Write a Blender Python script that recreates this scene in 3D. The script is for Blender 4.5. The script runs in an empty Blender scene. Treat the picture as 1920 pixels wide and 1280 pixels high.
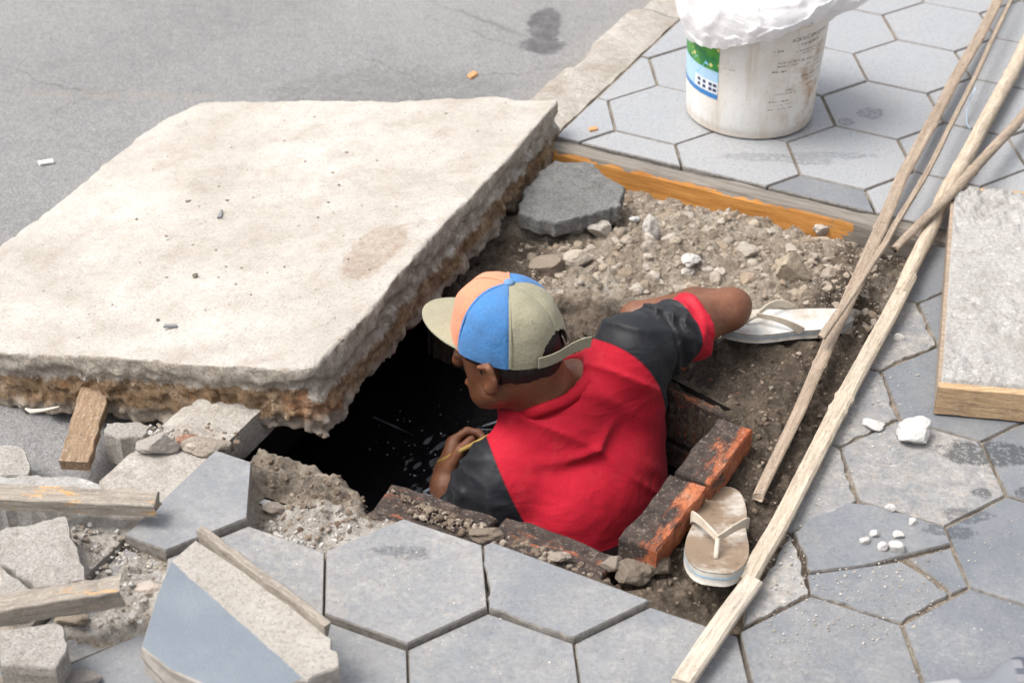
import bpy, math, random
import numpy as np
from mathutils import Vector, Matrix

random.seed(7)
RNG = np.random.default_rng(11)
scene = bpy.context.scene
COL = scene.collection
SIDE = 0.135                      # side of one hexagonal paving tile (m)
R3 = math.sqrt(3)

# ------------------------------------------------------------------ camera
FPX, PITCH, ROLL, CAMH = 3333.3, 0.609782267, -0.0140297568, 13.1004869 * SIDE
TILE_ROT, TILE_OX, TILE_OY = 0.0781452422, -1.1162602 * SIDE, 14.2581112 * SIDE
cam_data = bpy.data.cameras.new('camera')
cam = bpy.data.objects.new('camera', cam_data); COL.objects.link(cam)
cam_data.sensor_width = 36.0
cam_data.lens = FPX / 1920 * 36.0
cam_data.clip_start = 0.05; cam_data.clip_end = 500
_r0, _u0, _f0 = Vector((1, 0, 0)), Vector((0, math.sin(PITCH), math.cos(PITCH))), Vector((0, math.cos(PITCH), -math.sin(PITCH)))
_cr, _sr = math.cos(ROLL), math.sin(ROLL)
_right = _r0 * _cr - _u0 * _sr
_up = _r0 * _sr + _u0 * _cr
cam.matrix_world = Matrix(((_right.x, _up.x, -_f0.x, 0), (_right.y, _up.y, -_f0.y, 0), (_right.z, _up.z, -_f0.z, CAMH), (0, 0, 0, 1)))
cam_data.dof.use_dof = True
cam_data.dof.focus_distance = 2.95
cam_data.dof.aperture_fstop = 5.0
scene.camera = cam

# ------------------------------------------------------------------ sky, sun, exposure
SUN_EL, SUN_AZ = math.radians(62), math.radians(188)      # azimuth measured from +x, light comes from the left
world = bpy.data.worlds.new('World'); scene.world = world; world.use_nodes = True
wn = world.node_tree; wn.nodes.clear()
w_out = wn.nodes.new('ShaderNodeOutputWorld'); w_bg = wn.nodes.new('ShaderNodeBackground')
w_sky = wn.nodes.new('ShaderNodeTexSky'); w_sky.sky_type = 'NISHITA'; w_sky.sun_disc = False
w_sky.sun_elevation = SUN_EL; w_sky.sun_rotation = math.pi / 2 - SUN_AZ
w_sky.air_density = 1.0; w_sky.dust_density = 6.0; w_sky.ozone_density = 1.0
w_hs = wn.nodes.new('ShaderNodeHueSaturation'); w_hs.inputs['Saturation'].default_value = 0.34
w_bg.inputs['Strength'].default_value = 0.15
wn.links.new(w_sky.outputs[0], w_hs.inputs['Color']); wn.links.new(w_hs.outputs[0], w_bg.inputs[0]); wn.links.new(w_bg.outputs[0], w_out.inputs[0])
sun_d = bpy.data.lights.new('sun', 'SUN'); sun_d.energy = 1.4; sun_d.angle = math.radians(30); sun_d.color = (1.0, 0.965, 0.91)
sun = bpy.data.objects.new('sun', sun_d); COL.objects.link(sun)
_sd = Vector((math.cos(SUN_EL) * math.cos(SUN_AZ), math.cos(SUN_EL) * math.sin(SUN_AZ), math.sin(SUN_EL)))
sun.rotation_euler = _sd.to_track_quat('Z', 'Y').to_euler()
scene.view_settings.view_transform = 'Standard'; scene.view_settings.look = 'None'
scene.view_settings.gamma = 1.0; scene.view_settings.use_curve_mapping = False
scene.view_settings.exposure = 0.74
scene.cycles.max_bounces = 6
scene.cycles.use_denoising = True

# ------------------------------------------------------------------ helpers: pixels to points, noise
def at(x, y, z=0.0):
    """point of the place at height z that the photograph shows at pixel x, y"""
    a, b = x - 960, 640 - y
    a, b = _cr * a + _sr * b, -_sr * a + _cr * b
    d = np.array([a / FPX, math.cos(PITCH) + b / FPX * math.sin(PITCH), -math.sin(PITCH) + b / FPX * math.cos(PITCH)])
    return np.array([0, 0, CAMH]) + (z - CAMH) / d[2] * d

def _hash(ix, iy, iz, seed):
    h = (ix.astype(np.int64) * 374761393 + iy.astype(np.int64) * 668265263 + iz.astype(np.int64) * 2147483647 + seed * 974711) & 0xFFFFFFFF
    h = ((h ^ (h >> 13)) * 1274126177) & 0xFFFFFFFF
    h = ((h ^ (h >> 16)) * 2246822519) & 0xFFFFFFFF
    return ((h ^ (h >> 15)) & 0xFFFFFF) / float(0xFFFFFF)

def vnoise(P, seed=0):
    P = np.asarray(P, float); i = np.floor(P).astype(np.int64); f = P - i; f = f * f * (3 - 2 * f)
    out = 0
    for dx in (0, 1):
        for dy in (0, 1):
            for dz in (0, 1):
                w = (f[..., 0] if dx else 1 - f[..., 0]) * (f[..., 1] if dy else 1 - f[..., 1]) * (f[..., 2] if dz else 1 - f[..., 2])
                out = out + w * _hash(i[..., 0] + dx, i[..., 1] + dy, i[..., 2] + dz, seed)
    return out * 2 - 1

def fbm(P, octaves=4, seed=0, gain=0.5):
    P = np.asarray(P, float); o = 0; a = 1.0
    for k in range(octaves):
        o = o + a * vnoise(P * (2.03 ** k) + 17.3 * k, seed + k); a *= gain
    return o

def sstep(a, b, x):
    t = np.clip((x - a) / (b - a), 0, 1); return t * t * (3 - 2 * t)

# ------------------------------------------------------------------ helpers: meshes and objects
def mesh_np(name, V, faces, smooth=False, mat=None):
    """faces: list of index arrays, each (n,k)"""
    me = bpy.data.meshes.new(name); V = np.asarray(V, np.float32)
    me.vertices.add(len(V)); me.vertices.foreach_set('co', V.ravel())
    faces = [np.asarray(f, np.int32) for f in faces if len(f)]
    loops = np.concatenate([f.ravel() for f in faces]); tot = np.concatenate([np.full(len(f), f.shape[1], np.int32) for f in faces])
    me.loops.add(len(loops)); me.loops.foreach_set('vertex_index', loops)
    me.polygons.add(len(tot)); st = np.concatenate([[0], np.cumsum(tot)[:-1]]).astype(np.int32)
    me.polygons.foreach_set('loop_start', st)
    try: me.polygons.foreach_set('loop_total', tot)
    except Exception: pass
    me.polygons.foreach_set('use_smooth', np.full(len(tot), bool(smooth)))
    me.update(calc_edges=True); me.validate()
    if mat: me.materials.append(mat)
    return me

def mesh_py(name, V, F, smooth=False, mat=None):
    me = bpy.data.meshes.new(name); me.from_pydata([tuple(map(float, v)) for v in V], [], [tuple(int(i) for i in f) for f in F])
    if smooth: me.polygons.foreach_set('use_smooth', [True] * len(me.polygons))
    me.update(); me.validate()
    if mat: me.materials.append(mat)
    return me

def attr(me, name, vals):
    vals = np.asarray(vals, np.float32)
    if vals.ndim == 1:
        a = me.attributes.new(name, 'FLOAT', 'POINT'); a.data.foreach_set('value', vals)
    else:
        a = me.attributes.new(name, 'FLOAT_VECTOR', 'POINT'); a.data.foreach_set('vector', vals.ravel())

def link(name, data=None, parent=None, loc=None, label=None, cat=None, group=None, kind=None):
    o = bpy.data.objects.new(name, data); COL.objects.link(o)
    if parent is not None: o.parent = parent
    if loc is not None: o.location = tuple(float(v) for v in loc)
    if label: o['label'] = label
    if cat: o['category'] = cat
    if group: o['group'] = group
    if kind: o['kind'] = kind
    return o

def poly_clip(poly, p, n):
    """keep the side of the 2D line (point p, normal n) where dot(q-p,n) >= 0"""
    out = []
    for i in range(len(poly)):
        a, b = np.array(poly[i]), np.array(poly[(i + 1) % len(poly)])
        da, db = np.dot(a - p, n), np.dot(b - p, n)
        if da >= 0: out.append(tuple(a))
        if da * db < 0: out.append(tuple(a + (b - a) * da / (da - db)))
    return out

def poly_area(p):
    p = np.array(p); x, y = p[:, 0], p[:, 1]
    return 0.5 * float(np.sum(x * np.roll(y, -1) - np.roll(x, -1) * y))

def in_poly(poly, X, Y):
    c = np.zeros(np.shape(X), bool); n = len(poly)
    for i in range(n):
        x0, y0 = poly[i][:2]; x1, y1 = poly[(i + 1) % n][:2]
        if y0 == y1: continue
        c ^= ((y0 > Y) != (y1 > Y)) & (X < (x1 - x0) * (Y - y0) / (y1 - y0) + x0)
    return c

def inset(poly, d):
    n = len(poly); P = [np.array(q[:2], float) for q in poly]; out = []
    for i in range(n):
        a, b, c = P[i - 1], P[i], P[(i + 1) % n]
        e1 = (b - a) / (np.linalg.norm(b - a) + 1e-9); e2 = (c - b) / (np.linalg.norm(c - b) + 1e-9)
        n1 = np.array([-e1[1], e1[0]]); n2 = np.array([-e2[1], e2[0]])
        m = n1 + n2; m = m / max(0.55, np.dot(m, m) / 1.0) if True else m
        out.append(b + m * d)
    return out

def ragged(poly, edges=None, step=0.012, amp=0.004, seed=0):
    """break the edges of a polygon (all, or the listed ones) into an uneven line"""
    rr = random.Random(seed); out = []
    n = len(poly)
    for i in range(n):
        a, b = np.array(poly[i][:2]), np.array(poly[(i + 1) % n][:2]); out.append(tuple(a))
        if edges is not None and i not in edges: continue
        L = np.linalg.norm(b - a); k = int(L / step)
        if k < 2: continue
        nn = np.array([-(b - a)[1], (b - a)[0]]) / L; off = 0
        for j in range(1, k):
            off = off * 0.6 + rr.uniform(-amp, amp)
            out.append(tuple(a + (b - a) * (j + rr.uniform(-.25, .25)) / k + nn * off))
    return out

def prism(name, poly, ztop, zbot, cham=0.003, mat=None, rough_side=0.0, seed=0):
    """plate with the outline poly (CCW), chamfered upper edge; ztop may be a function of x, y"""
    if poly_area(poly) < 0: poly = poly[::-1]
    n = len(poly); rr = random.Random(seed)
    zt = ztop if callable(ztop) else (lambda x, y: ztop)
    zb = zbot if callable(zbot) else (lambda x, y: zbot)
    ins = inset(poly, cham); V = []
    rings = [[(p[0], p[1], zt(p[0], p[1])) for p in ins],
             [(p[0], p[1], zt(p[0], p[1]) - cham) for p in poly]]
    if rough_side > 0:
        for f in (0.35, 0.7):
            rings.append([(p[0] + rr.uniform(-1, 1) * rough_side, p[1] + rr.uniform(-1, 1) * rough_side,
                           zt(p[0], p[1]) * (1 - f) + zb(p[0], p[1]) * f) for p in poly])
    rings.append([(p[0] + rr.uniform(-1, 1) * rough_side, p[1] + rr.uniform(-1, 1) * rough_side, zb(p[0], p[1])) for p in poly])
    for r in rings: V += r
    F = [tuple(range(n))]
    for k in range(len(rings) - 1):
        for i in range(n):
            j = (i + 1) % n; F.append((k * n + i, (k + 1) * n + i, (k + 1) * n + j, k * n + j))
    m = len(rings) - 1
    F.append(tuple(m * n + i for i in reversed(range(n))))
    return mesh_py(name, V, F, mat=mat)

def frame_axes(d, up=(0, 0, 1)):
    d = Vector(d).normalized(); s = d.cross(Vector(up)).normalized(); return d, s, s.cross(d).normalized()

def sweep(name, pts, section, scale=None, up=(0, 0, 1), mat=None, smooth=False, closed_ends=True, twist=0.0):
    """sweep a 2D section (side, up) along points; scale: per-point (sx, sz)"""
    P = [Vector(tuple(map(float, p))) for p in pts]; V = []; F = []; k = len(section)
    for i, p in enumerate(P):
        d = (P[min(i + 1, len(P) - 1)] - P[max(i - 1, 0)])
        _, s, u = frame_axes(d, up)
        c, sn = math.cos(twist * i), math.sin(twist * i); s, u = s * c + u * sn, u * c - s * sn
        sx, sz = scale[i] if scale else (1, 1)
        for a, b in section: V.append(p + s * (a * sx) + u * (b * sz))
    for i in range(len(P) - 1):
        for j in range(k):
            F.append((i * k + j, i * k + (j + 1) % k, (i + 1) * k + (j + 1) % k, (i + 1) * k + j))
    if closed_ends: F.append(tuple(range(k))[::-1]); F.append(tuple((len(P) - 1) * k + j for j in range(k)))
    return mesh_py(name, V, F, smooth=smooth, mat=mat)

def circle(r, n=10): return [(r * math.cos(2 * math.pi * i / n), r * math.sin(2 * math.pi * i / n)) for i in range(n)]
def rectsec(w, h, c=0.0015): return [(-w/2+c, -h/2), (w/2-c, -h/2), (w/2, -h/2+c), (w/2, h/2-c), (w/2-c, h/2), (-w/2+c, h/2), (-w/2, h/2-c), (-w/2, -h/2+c)]

# ------------------------------------------------------------------ helpers: solids from distance fields
class Field:
    def __init__(s, lo, hi, h):
        s.lo = np.array(lo, float); s.h = h; s.n = np.ceil((np.array(hi) - s.lo) / h).astype(int) + 1
        s.F = np.full(tuple(s.n), 0.08, np.float32)
    def win(s, lo, hi):
        a = np.clip(np.floor((np.array(lo) - s.lo) / s.h).astype(int), 0, s.n - 1); b = np.clip(np.ceil((np.array(hi) - s.lo) / s.h).astype(int) + 1, 1, s.n)
        b = np.maximum(b, a + 1)
        ax = [(s.lo[k] + s.h * np.arange(a[k], b[k])).astype(np.float32) for k in range(3)]
        P = np.stack(np.meshgrid(*ax, indexing='ij'), -1)
        return tuple(slice(a[k], b[k]) for k in range(3)), P
    def put(s, sl, d, k=0.0, sub=False):
        f = s.F[sl]
        if sub:
            if k <= 0: s.F[sl] = np.maximum(f, -d)
            else:
                h = np.clip(0.5 - 0.5 * (f + d) / k, 0, 1); s.F[sl] = f * (1 - h) - d * h + k * h * (1 - h)
        elif k <= 0: s.F[sl] = np.minimum(f, d)
        else:
            h = np.clip(0.5 + 0.5 * (f - d) / k, 0, 1); s.F[sl] = f * (1 - h) + d * h - k * h * (1 - h)
    def cone(s, a, b, ra, rb, k=0.01, sub=False, flat=None, q=1.0):
        a = np.array(a, float); b = np.array(b, float); m = max(ra, rb) + k + 3 * s.h + .01
        sl, P = s.win(np.minimum(a, b) - m, np.maximum(a, b) + m)
        p = P - a; ba = b - a
        if flat is not None:
            fl = np.array(flat, float); fl /= np.linalg.norm(fl)
            p = p + (p @ fl)[..., None] * fl * (1 / q - 1); ba = ba + (ba @ fl) * fl * (1 / q - 1)
        t = np.clip((p @ ba) / max(1e-9, ba @ ba), 0, 1)
        s.put(sl, np.linalg.norm(p - t[..., None] * ba, axis=-1) - (ra + (rb - ra) * t), k, sub)
    def ell(s, c, axes, radii, k=0.01, sub=False):
        c = np.array(c, float); A = np.array(axes, float); r = np.array(radii, float); m = r.max() + k + 3 * s.h + .01
        sl, P = s.win(c - m, c + m); p = (P - c) @ A.T
        k0 = np.linalg.norm(p / r, axis=-1); k1 = np.linalg.norm(p / (r * r), axis=-1) + 1e-6
        s.put(sl, k0 * (k0 - 1) / k1, k, sub)
    def mesh(s):
        F = s.F; ins = F < 0
        c = np.zeros(tuple(s.n - 1), np.int8)
        for dx in (0, 1):
            for dy in (0, 1):
                for dz in (0, 1):
                    c += ins[dx:F.shape[0]-1+dx, dy:F.shape[1]-1+dy, dz:F.shape[2]-1+dz]
        act = (c > 0) & (c < 8); idx = np.argwhere(act)
        vid = np.full(act.shape, -1, np.int32); vid[act] = np.arange(len(idx))
        cor = [(0,0,0),(1,0,0),(0,1,0),(1,1,0),(0,0,1),(1,0,1),(0,1,1),(1,1,1)]
        val = [F[idx[:,0]+o[0], idx[:,1]+o[1], idx[:,2]+o[2]] for o in cor]
        acc = np.zeros((len(idx), 3)); cnt = np.zeros(len(idx))
        for i, j in ((0,1),(2,3),(4,5),(6,7),(0,2),(1,3),(4,6),(5,7),(0,4),(1,5),(2,6),(3,7)):
            m = (val[i] < 0) != (val[j] < 0); t = np.where(m, val[i] / np.where(m, val[i] - val[j], 1), 0)
            p = np.array(cor[i])[None] + (np.array(cor[j]) - np.array(cor[i]))[None] * t[:, None]
            acc += p * m[:, None]; cnt += m
        V = s.lo + s.h * (idx + acc / np.maximum(cnt, 1)[:, None])
        Q = []
        for ax in range(3):
            b, d = (ax + 1) % 3, (ax + 2) % 3
            sl0 = [slice(None)] * 3; sl1 = [slice(None)] * 3; sl0[ax] = slice(0, -1); sl1[ax] = slice(1, None)
            A = ins[tuple(sl0)]; B = ins[tuple(sl1)]; e = np.argwhere(A != B)
            ok = (e[:, b] > 0) & (e[:, d] > 0) & (e[:, b] < s.n[b] - 1) & (e[:, d] < s.n[d] - 1); e = e[ok]
            if not len(e): continue
            fl = A[e[:, 0], e[:, 1], e[:, 2]]
            def g(ob, od):
                q = e.copy(); q[:, b] += ob; q[:, d] += od; return vid[q[:, 0], q[:, 1], q[:, 2]]
            q = np.stack([g(-1, -1), g(0, -1), g(0, 0), g(-1, 0)], 1)
            q[~fl] = q[~fl][:, ::-1]; Q.append(q)
        return V, np.concatenate(Q)

def relax(V, Q, it=2, w=0.5):
    for _ in range(it):
        s = np.zeros_like(V); n = np.zeros(len(V))
        for a, b in ((0, 1), (1, 2), (2, 3), (3, 0)):
            np.add.at(s, Q[:, a], V[Q[:, b]]); np.add.at(n, Q[:, a], 1)
            np.add.at(s, Q[:, b], V[Q[:, a]]); np.add.at(n, Q[:, b], 1)
        V = V * (1 - w) + w * s / np.maximum(n, 1)[:, None]
    return V

K_OUT0, KN0 = (0.039, 3.486), (math.sin(math.radians(62.8)), -math.cos(math.radians(62.8)))
# ------------------------------------------------------------------ helpers: materials
class MB:
    def __init__(s, name, rough=0.8, spec=0.5):
        s.m = bpy.data.materials.new(name); s.m.use_nodes = True; s.t = s.m.node_tree
        s.b = s.t.nodes['Principled BSDF']; s.b.inputs['Roughness'].default_value = rough; s.b.inputs['Specular IOR Level'].default_value = spec
    def n(s, typ, ins=None, **props):
        nd = s.t.nodes.new(typ)
        for k, v in props.items(): setattr(nd, k, v)
        for k, v in (ins or {}).items(): s.set(nd.inputs[k], v)
        return nd
    def set(s, sock, v):
        if isinstance(v, bpy.types.NodeSocket): s.t.links.new(v, sock)
        else:
            if sock.type == 'RGBA' and len(v) == 3: v = (*v, 1)
            sock.default_value = v
    def pos(s): return s.n('ShaderNodeNewGeometry').outputs['Position']
    def obj(s): return s.n('ShaderNodeTexCoord').outputs['Object']
    def rnd(s): return s.n('ShaderNodeObjectInfo').outputs['Random']
    def scale(s, v, sc): return s.n('ShaderNodeVectorMath', {0: v, 1: sc}, operation='MULTIPLY').outputs[0]
    def off(s, v, k):
        r = s.n('ShaderNodeVectorMath', {0: (k, k * .7, k * .3)}, operation='SCALE'); s.set(r.inputs['Scale'], s.rnd())
        return s.n('ShaderNodeVectorMath', {0: v, 1: r.outputs[0]}, operation='ADD').outputs[0]
    def noise(s, v, sc, detail=6, rough=0.6, dist=0.0): return s.n('ShaderNodeTexNoise', {'Vector': v, 'Scale': sc, 'Detail': detail, 'Roughness': rough, 'Distortion': dist}).outputs['Fac']
    def vor(s, v, sc, feat='F1'): return s.n('ShaderNodeTexVoronoi', {'Vector': v, 'Scale': sc}, feature=feat).outputs['Distance']
    def ramp(s, f, stops, interp='LINEAR'):
        nd = s.n('ShaderNodeValToRGB', {'Fac': f}); cr = nd.color_ramp; cr.interpolation = interp
        while len(cr.elements) < len(stops): cr.elements.new(0.5)
        for e, (p, c) in zip(cr.elements, stops):
            e.position = p; e.color = (*c, 1) if not isinstance(c, (int, float)) else (c, c, c, 1)
        return nd.outputs['Color']
    def mix(s, f, a, b, mode='MIX'):
        nd = s.n('ShaderNodeMix', data_type='RGBA', blend_type=mode); s.set(nd.inputs[0], f); s.set(nd.inputs[6], a); s.set(nd.inputs[7], b); return nd.outputs[2]
    def math(s, op, a, b=0.0, c=0.0, clamp=False):
        nd = s.n('ShaderNodeMath', operation=op, use_clamp=clamp); s.set(nd.inputs[0], a); s.set(nd.inputs[1], b); s.set(nd.inputs[2], c); return nd.outputs[0]
    def sstep(s, f, a, b):
        return s.n('ShaderNodeMapRange', {'Value': f, 'From Min': a, 'From Max': b}, interpolation_type='SMOOTHSTEP').outputs[0]
    def attr(s, name, out='Fac'): return s.n('ShaderNodeAttribute', attribute_name=name).outputs[out]
    def sep(s, v): return s.n('ShaderNodeSeparateXYZ', {0: v}).outputs
    def bump(s, h, strength=0.4, dist=0.01):
        prev = s.b.inputs['Normal'].links[0].from_socket if s.b.inputs['Normal'].links else None
        nd = s.n('ShaderNodeBump', {'Height': h, 'Strength': strength, 'Distance': dist})
        if prev: s.t.links.new(prev, nd.inputs['Normal'])
        s.t.links.new(nd.outputs[0], s.b.inputs['Normal'])
    def col(s, c): s.set(s.b.inputs['Base Color'], c)
    def rough(s, r): s.set(s.b.inputs['Roughness'], r)

def spot_mask(m, x, y, cx, cy, rx, ry, wob):
    """soft-edged stain of its own shape around (cx, cy)"""
    dx = m.math('DIVIDE', m.math('SUBTRACT', x, cx), rx); dy = m.math('DIVIDE', m.math('SUBTRACT', y, cy), ry)
    d = m.math('SQRT', m.math('ADD', m.math('MULTIPLY', dx, dx), m.math('MULTIPLY', dy, dy)))
    d = m.math('ADD', d, m.math('MULTIPLY', m.math('SUBTRACT', wob, 0.5), 1.6))
    return m.sstep(d, 1.05, 0.8)

def mat_asphalt():
    m = MB('asphalt', 0.8, 0.35); p = m.pos()
    big = m.noise(p, 1.6, 5, .6); mid = m.noise(p, 26, 6, .75); fine = m.noise(p, 210, 3, .8); sp = m.vor(p, 130)
    c = m.ramp(big, [(.3, (.190, .188, .190)), (.7, (.262, .26, .26))])
    c = m.mix(m.math('MULTIPLY', m.ramp(mid, [(.42, 0), (.68, 1)]), .4), c, (.32, .31, .30))
    c = m.mix(m.ramp(fine, [(.38, .5), (.52, 0)]), c, (.09, .089, .09))
    c = m.mix(m.ramp(fine, [(.56, 0), (.72, .75)]), c, (.42, .41, .39))
    c = m.mix(m.math('MULTIPLY', m.ramp(sp, [(.10, 1), (.24, 0)]), m.ramp(m.noise(p, 12, 4), [(.45, 0), (.6, .6)])), c, (.46, .43, .39))
    crack = m.math('MULTIPLY', m.ramp(m.n('ShaderNodeTexVoronoi', {'Vector': m.n('ShaderNodeVectorMath', {0: p, 1: m.scale(m.n('ShaderNodeTexNoise', {'Vector': p, 'Scale': 9.0, 'Detail': 5.0}).outputs['Color'], (.12, .12, 0))}, operation='ADD').outputs[0], 'Scale': 2.1}, feature='DISTANCE_TO_EDGE').outputs['Distance'], [(.0, 1), (.006, 0)]), m.ramp(m.noise(p, 1.8, 2), [(.52, 0), (.6, 1)]))
    c = m.mix(m.math('MULTIPLY', crack, .55), c, (.07, .066, .06))
    x, y, z = m.sep(p)
    wob = m.noise(p, 16, 6, .7)
    q1, q2 = at(1022, 45, -.135), at(1020, 85, -.135)
    s1 = m.math('MAXIMUM', spot_mask(m, x, y, float(q1[0]), float(q1[1]), .045, .10, wob), spot_mask(m, x, y, float(q2[0]), float(q2[1]), .06, .05, wob))
    c = m.mix(m.math('MULTIPLY', m.math('MULTIPLY', s1, m.ramp(m.noise(p, 30, 5), [(.3, .6), (.6, 1)])), .75), c, (.05, .048, .055))
    for (cx, cy, rx, ry, col) in ((-.72, 3.33, .12, .05, (.42, .41, .40)), (-.85, 3.12, .1, .03, (.42, .41, .40)), (-.93, 3.7, .25, .02, (.27, .24, .20)), (-.3, 3.75, .3, .12, (.13, .128, .126))):
        sm = m.math('MULTIPLY', spot_mask(m, x, y, cx, cy, rx, ry, m.noise(p, 14, 6, .75)), m.ramp(m.noise(p, 70, 5, .8), [(.4, 0), (.62, .65)])); c = m.mix(sm, c, col)
    kd = m.math('ADD', m.math('MULTIPLY', m.math('SUBTRACT', x, float(K_OUT0[0])), float(KN0[0])), m.math('MULTIPLY', m.math('SUBTRACT', y, float(K_OUT0[1])), float(KN0[1])))
    gut = m.math('MULTIPLY', m.sstep(m.math('ADD', kd, m.math('MULTIPLY', m.noise(p, 9, 6, .7), .14)), -.10, .08), .6); c = m.mix(gut, c, m.ramp(m.noise(p, 40, 6, .75), [(.35, (.27, .225, .18)), (.65, (.44, .40, .35))]))
    m.col(c); m.bump(fine, .8, .004); m.bump(mid, .4, .008); m.bump(sp, .3, .003)
    return m.m

def mat_tile():
    m = MB('blue_grey_cement_tile', 0.36, 0.45); p = m.pos(); po = m.off(p, 7.0)
    c = m.ramp(m.noise(po, 6, 6, .65), [(.3, (.106, .122, .143)), (.7, (.166, .181, .202))])
    c = m.mix(m.math('MULTIPLY', m.rnd(), .4), c, (.19, .202, .218)); c = m.mix(m.attr('sheen_tone'), c, (.37, .38, .395))
    c = m.mix(m.ramp(m.noise(p, 170, 3, .8), [(.36, .4), (.5, 0)]), c, (.075, .083, .095))
    c = m.mix(m.ramp(m.noise(po, 150, 3, .8), [(.56, 0), (.72, .25)]), c, (.40, .40, .40))
    d = m.math('MULTIPLY', m.ramp(m.noise(po, 6, 7, .75), [(.44, 0), (.68, 1)]), m.ramp(m.noise(p, 110, 4, .85), [(.40, 0), (.60, 1)]))
    sp = m.ramp(m.vor(p, 105), [(.06, 1), (.12, 0)]); spm = m.ramp(m.noise(po, 24, 4), [(.46, 0), (.60, 1)])
    nz = m.sep(m.n('ShaderNodeNewGeometry').outputs['Normal'])[2]; side = m.sstep(nz, .8, .3)
    dv0 = m.attr('dust')
    dust = m.math('MAXIMUM', m.math('MULTIPLY', d, m.math('ADD', .24, m.math('MULTIPLY', dv0, .7))), m.math('MULTIPLY', sp, m.math('MULTIPLY', spm, .6)))
    dv = m.attr('dust')
    dd = m.math('MULTIPLY', m.ramp(m.noise(po, 11, 7, .8), [(.30, 0), (.60, 1)]), m.ramp(m.noise(p, 130, 4, .85), [(.34, .15), (.58, 1)]))
    dust = m.math('MAXIMUM', dust, m.math('MULTIPLY', m.math('MULTIPLY', dv, .95), dd))
    c = m.mix(dust, c, m.ramp(m.noise(p, 60, 5), [(.35, (.34, .295, .245)), (.65, (.48, .445, .40))]))
    c = m.mix(m.math('MULTIPLY', side, .75), c, m.ramp(m.noise(p, 90, 4), [(.35, (.13, .11, .09)), (.65, (.30, .265, .225))]))
    x, y, z = m.sep(p); wet = 0.0; wn_ = m.noise(p, 34, 6, .75); wn2 = m.noise(p, 90, 4, .7)
    for (cx, cy, rx, ry, k) in ((.765, 2.237, .085, .034, 1), (.52, 3.20, .10, .02, .4), (.735, 2.138, .018, .014, .9), (.80, 2.14, .018, .014, .9), (.70, 2.085, .045, .02, .7), (.67, 2.045, .045, .016, .7), (.60, 3.19, .06, .02, .4), (.655, 3.215, .09, .016, .4), (.70, 3.36, .02, .02, .6), (.76, 3.40, .03, .03, .6), (-.165, 1.985, .05, .012, .6), (-.145, 1.975, .03, .012, .6)):  # wet stains; the one just before the bucket paints its dark reflection
        sm = m.math('MULTIPLY', spot_mask(m, x, y, cx, cy, rx, ry, wn_), m.ramp(wn2, [(.36, 0), (.5, k)])); wet = m.math('MAXIMUM', sm, wet)
    c = m.mix(m.math('MULTIPLY', wet, .7), c, (.035, .038, .043))
    m.col(c)
    r = m.mix(dust, m.ramp(m.noise(po, 14, 5), [(.3, .27), (.7, .45)]), (.9, .9, .9)); r = m.mix(wet, r, (.14, .14, .14)); m.rough(r)
    m.bump(m.noise(p, 230, 4, .8), .22, .002); m.bump(dust, .4, .002); m.bump(m.noise(po, 22, 3), .08, .004)
    return m.m

def mat_concrete(name, lo, hi, grain=220, rough=.9, stain=None, gk=.7):
    m = MB(name, rough, .3); p = m.obj(); p = m.off(p, 5)
    c = m.ramp(m.noise(p, 9, 7, .65), [(.3, lo), (.7, hi)])
    c = m.mix(m.ramp(m.noise(p, grain, 3, .85), [(.38, gk), (.52, 0)]), c, tuple(v * .5 for v in lo)); c = m.mix(m.ramp(m.noise(p, grain * .7, 3, .85), [(.55, 0), (.72, .6)]), c, tuple(min(.8, v * 1.5) for v in hi))
    c = m.mix(m.math('MULTIPLY', m.ramp(m.noise(p, 28, 6, .8), [(.48, 0), (.66, 1)]), .45), c, tuple(v * q for v, q in zip(lo, (.62, .55, .48))))
    if stain: c = m.mix(m.math('MULTIPLY', m.ramp(m.noise(p, 5, 5, .7), [(.52, 0), (.72, 1)]), .6), c, stain)
    m.col(c); m.bump(m.noise(p, grain, 4, .85), .8, .005); m.bump(m.noise(p, 40, 5, .7), .45, .01)
    return m.m

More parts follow.
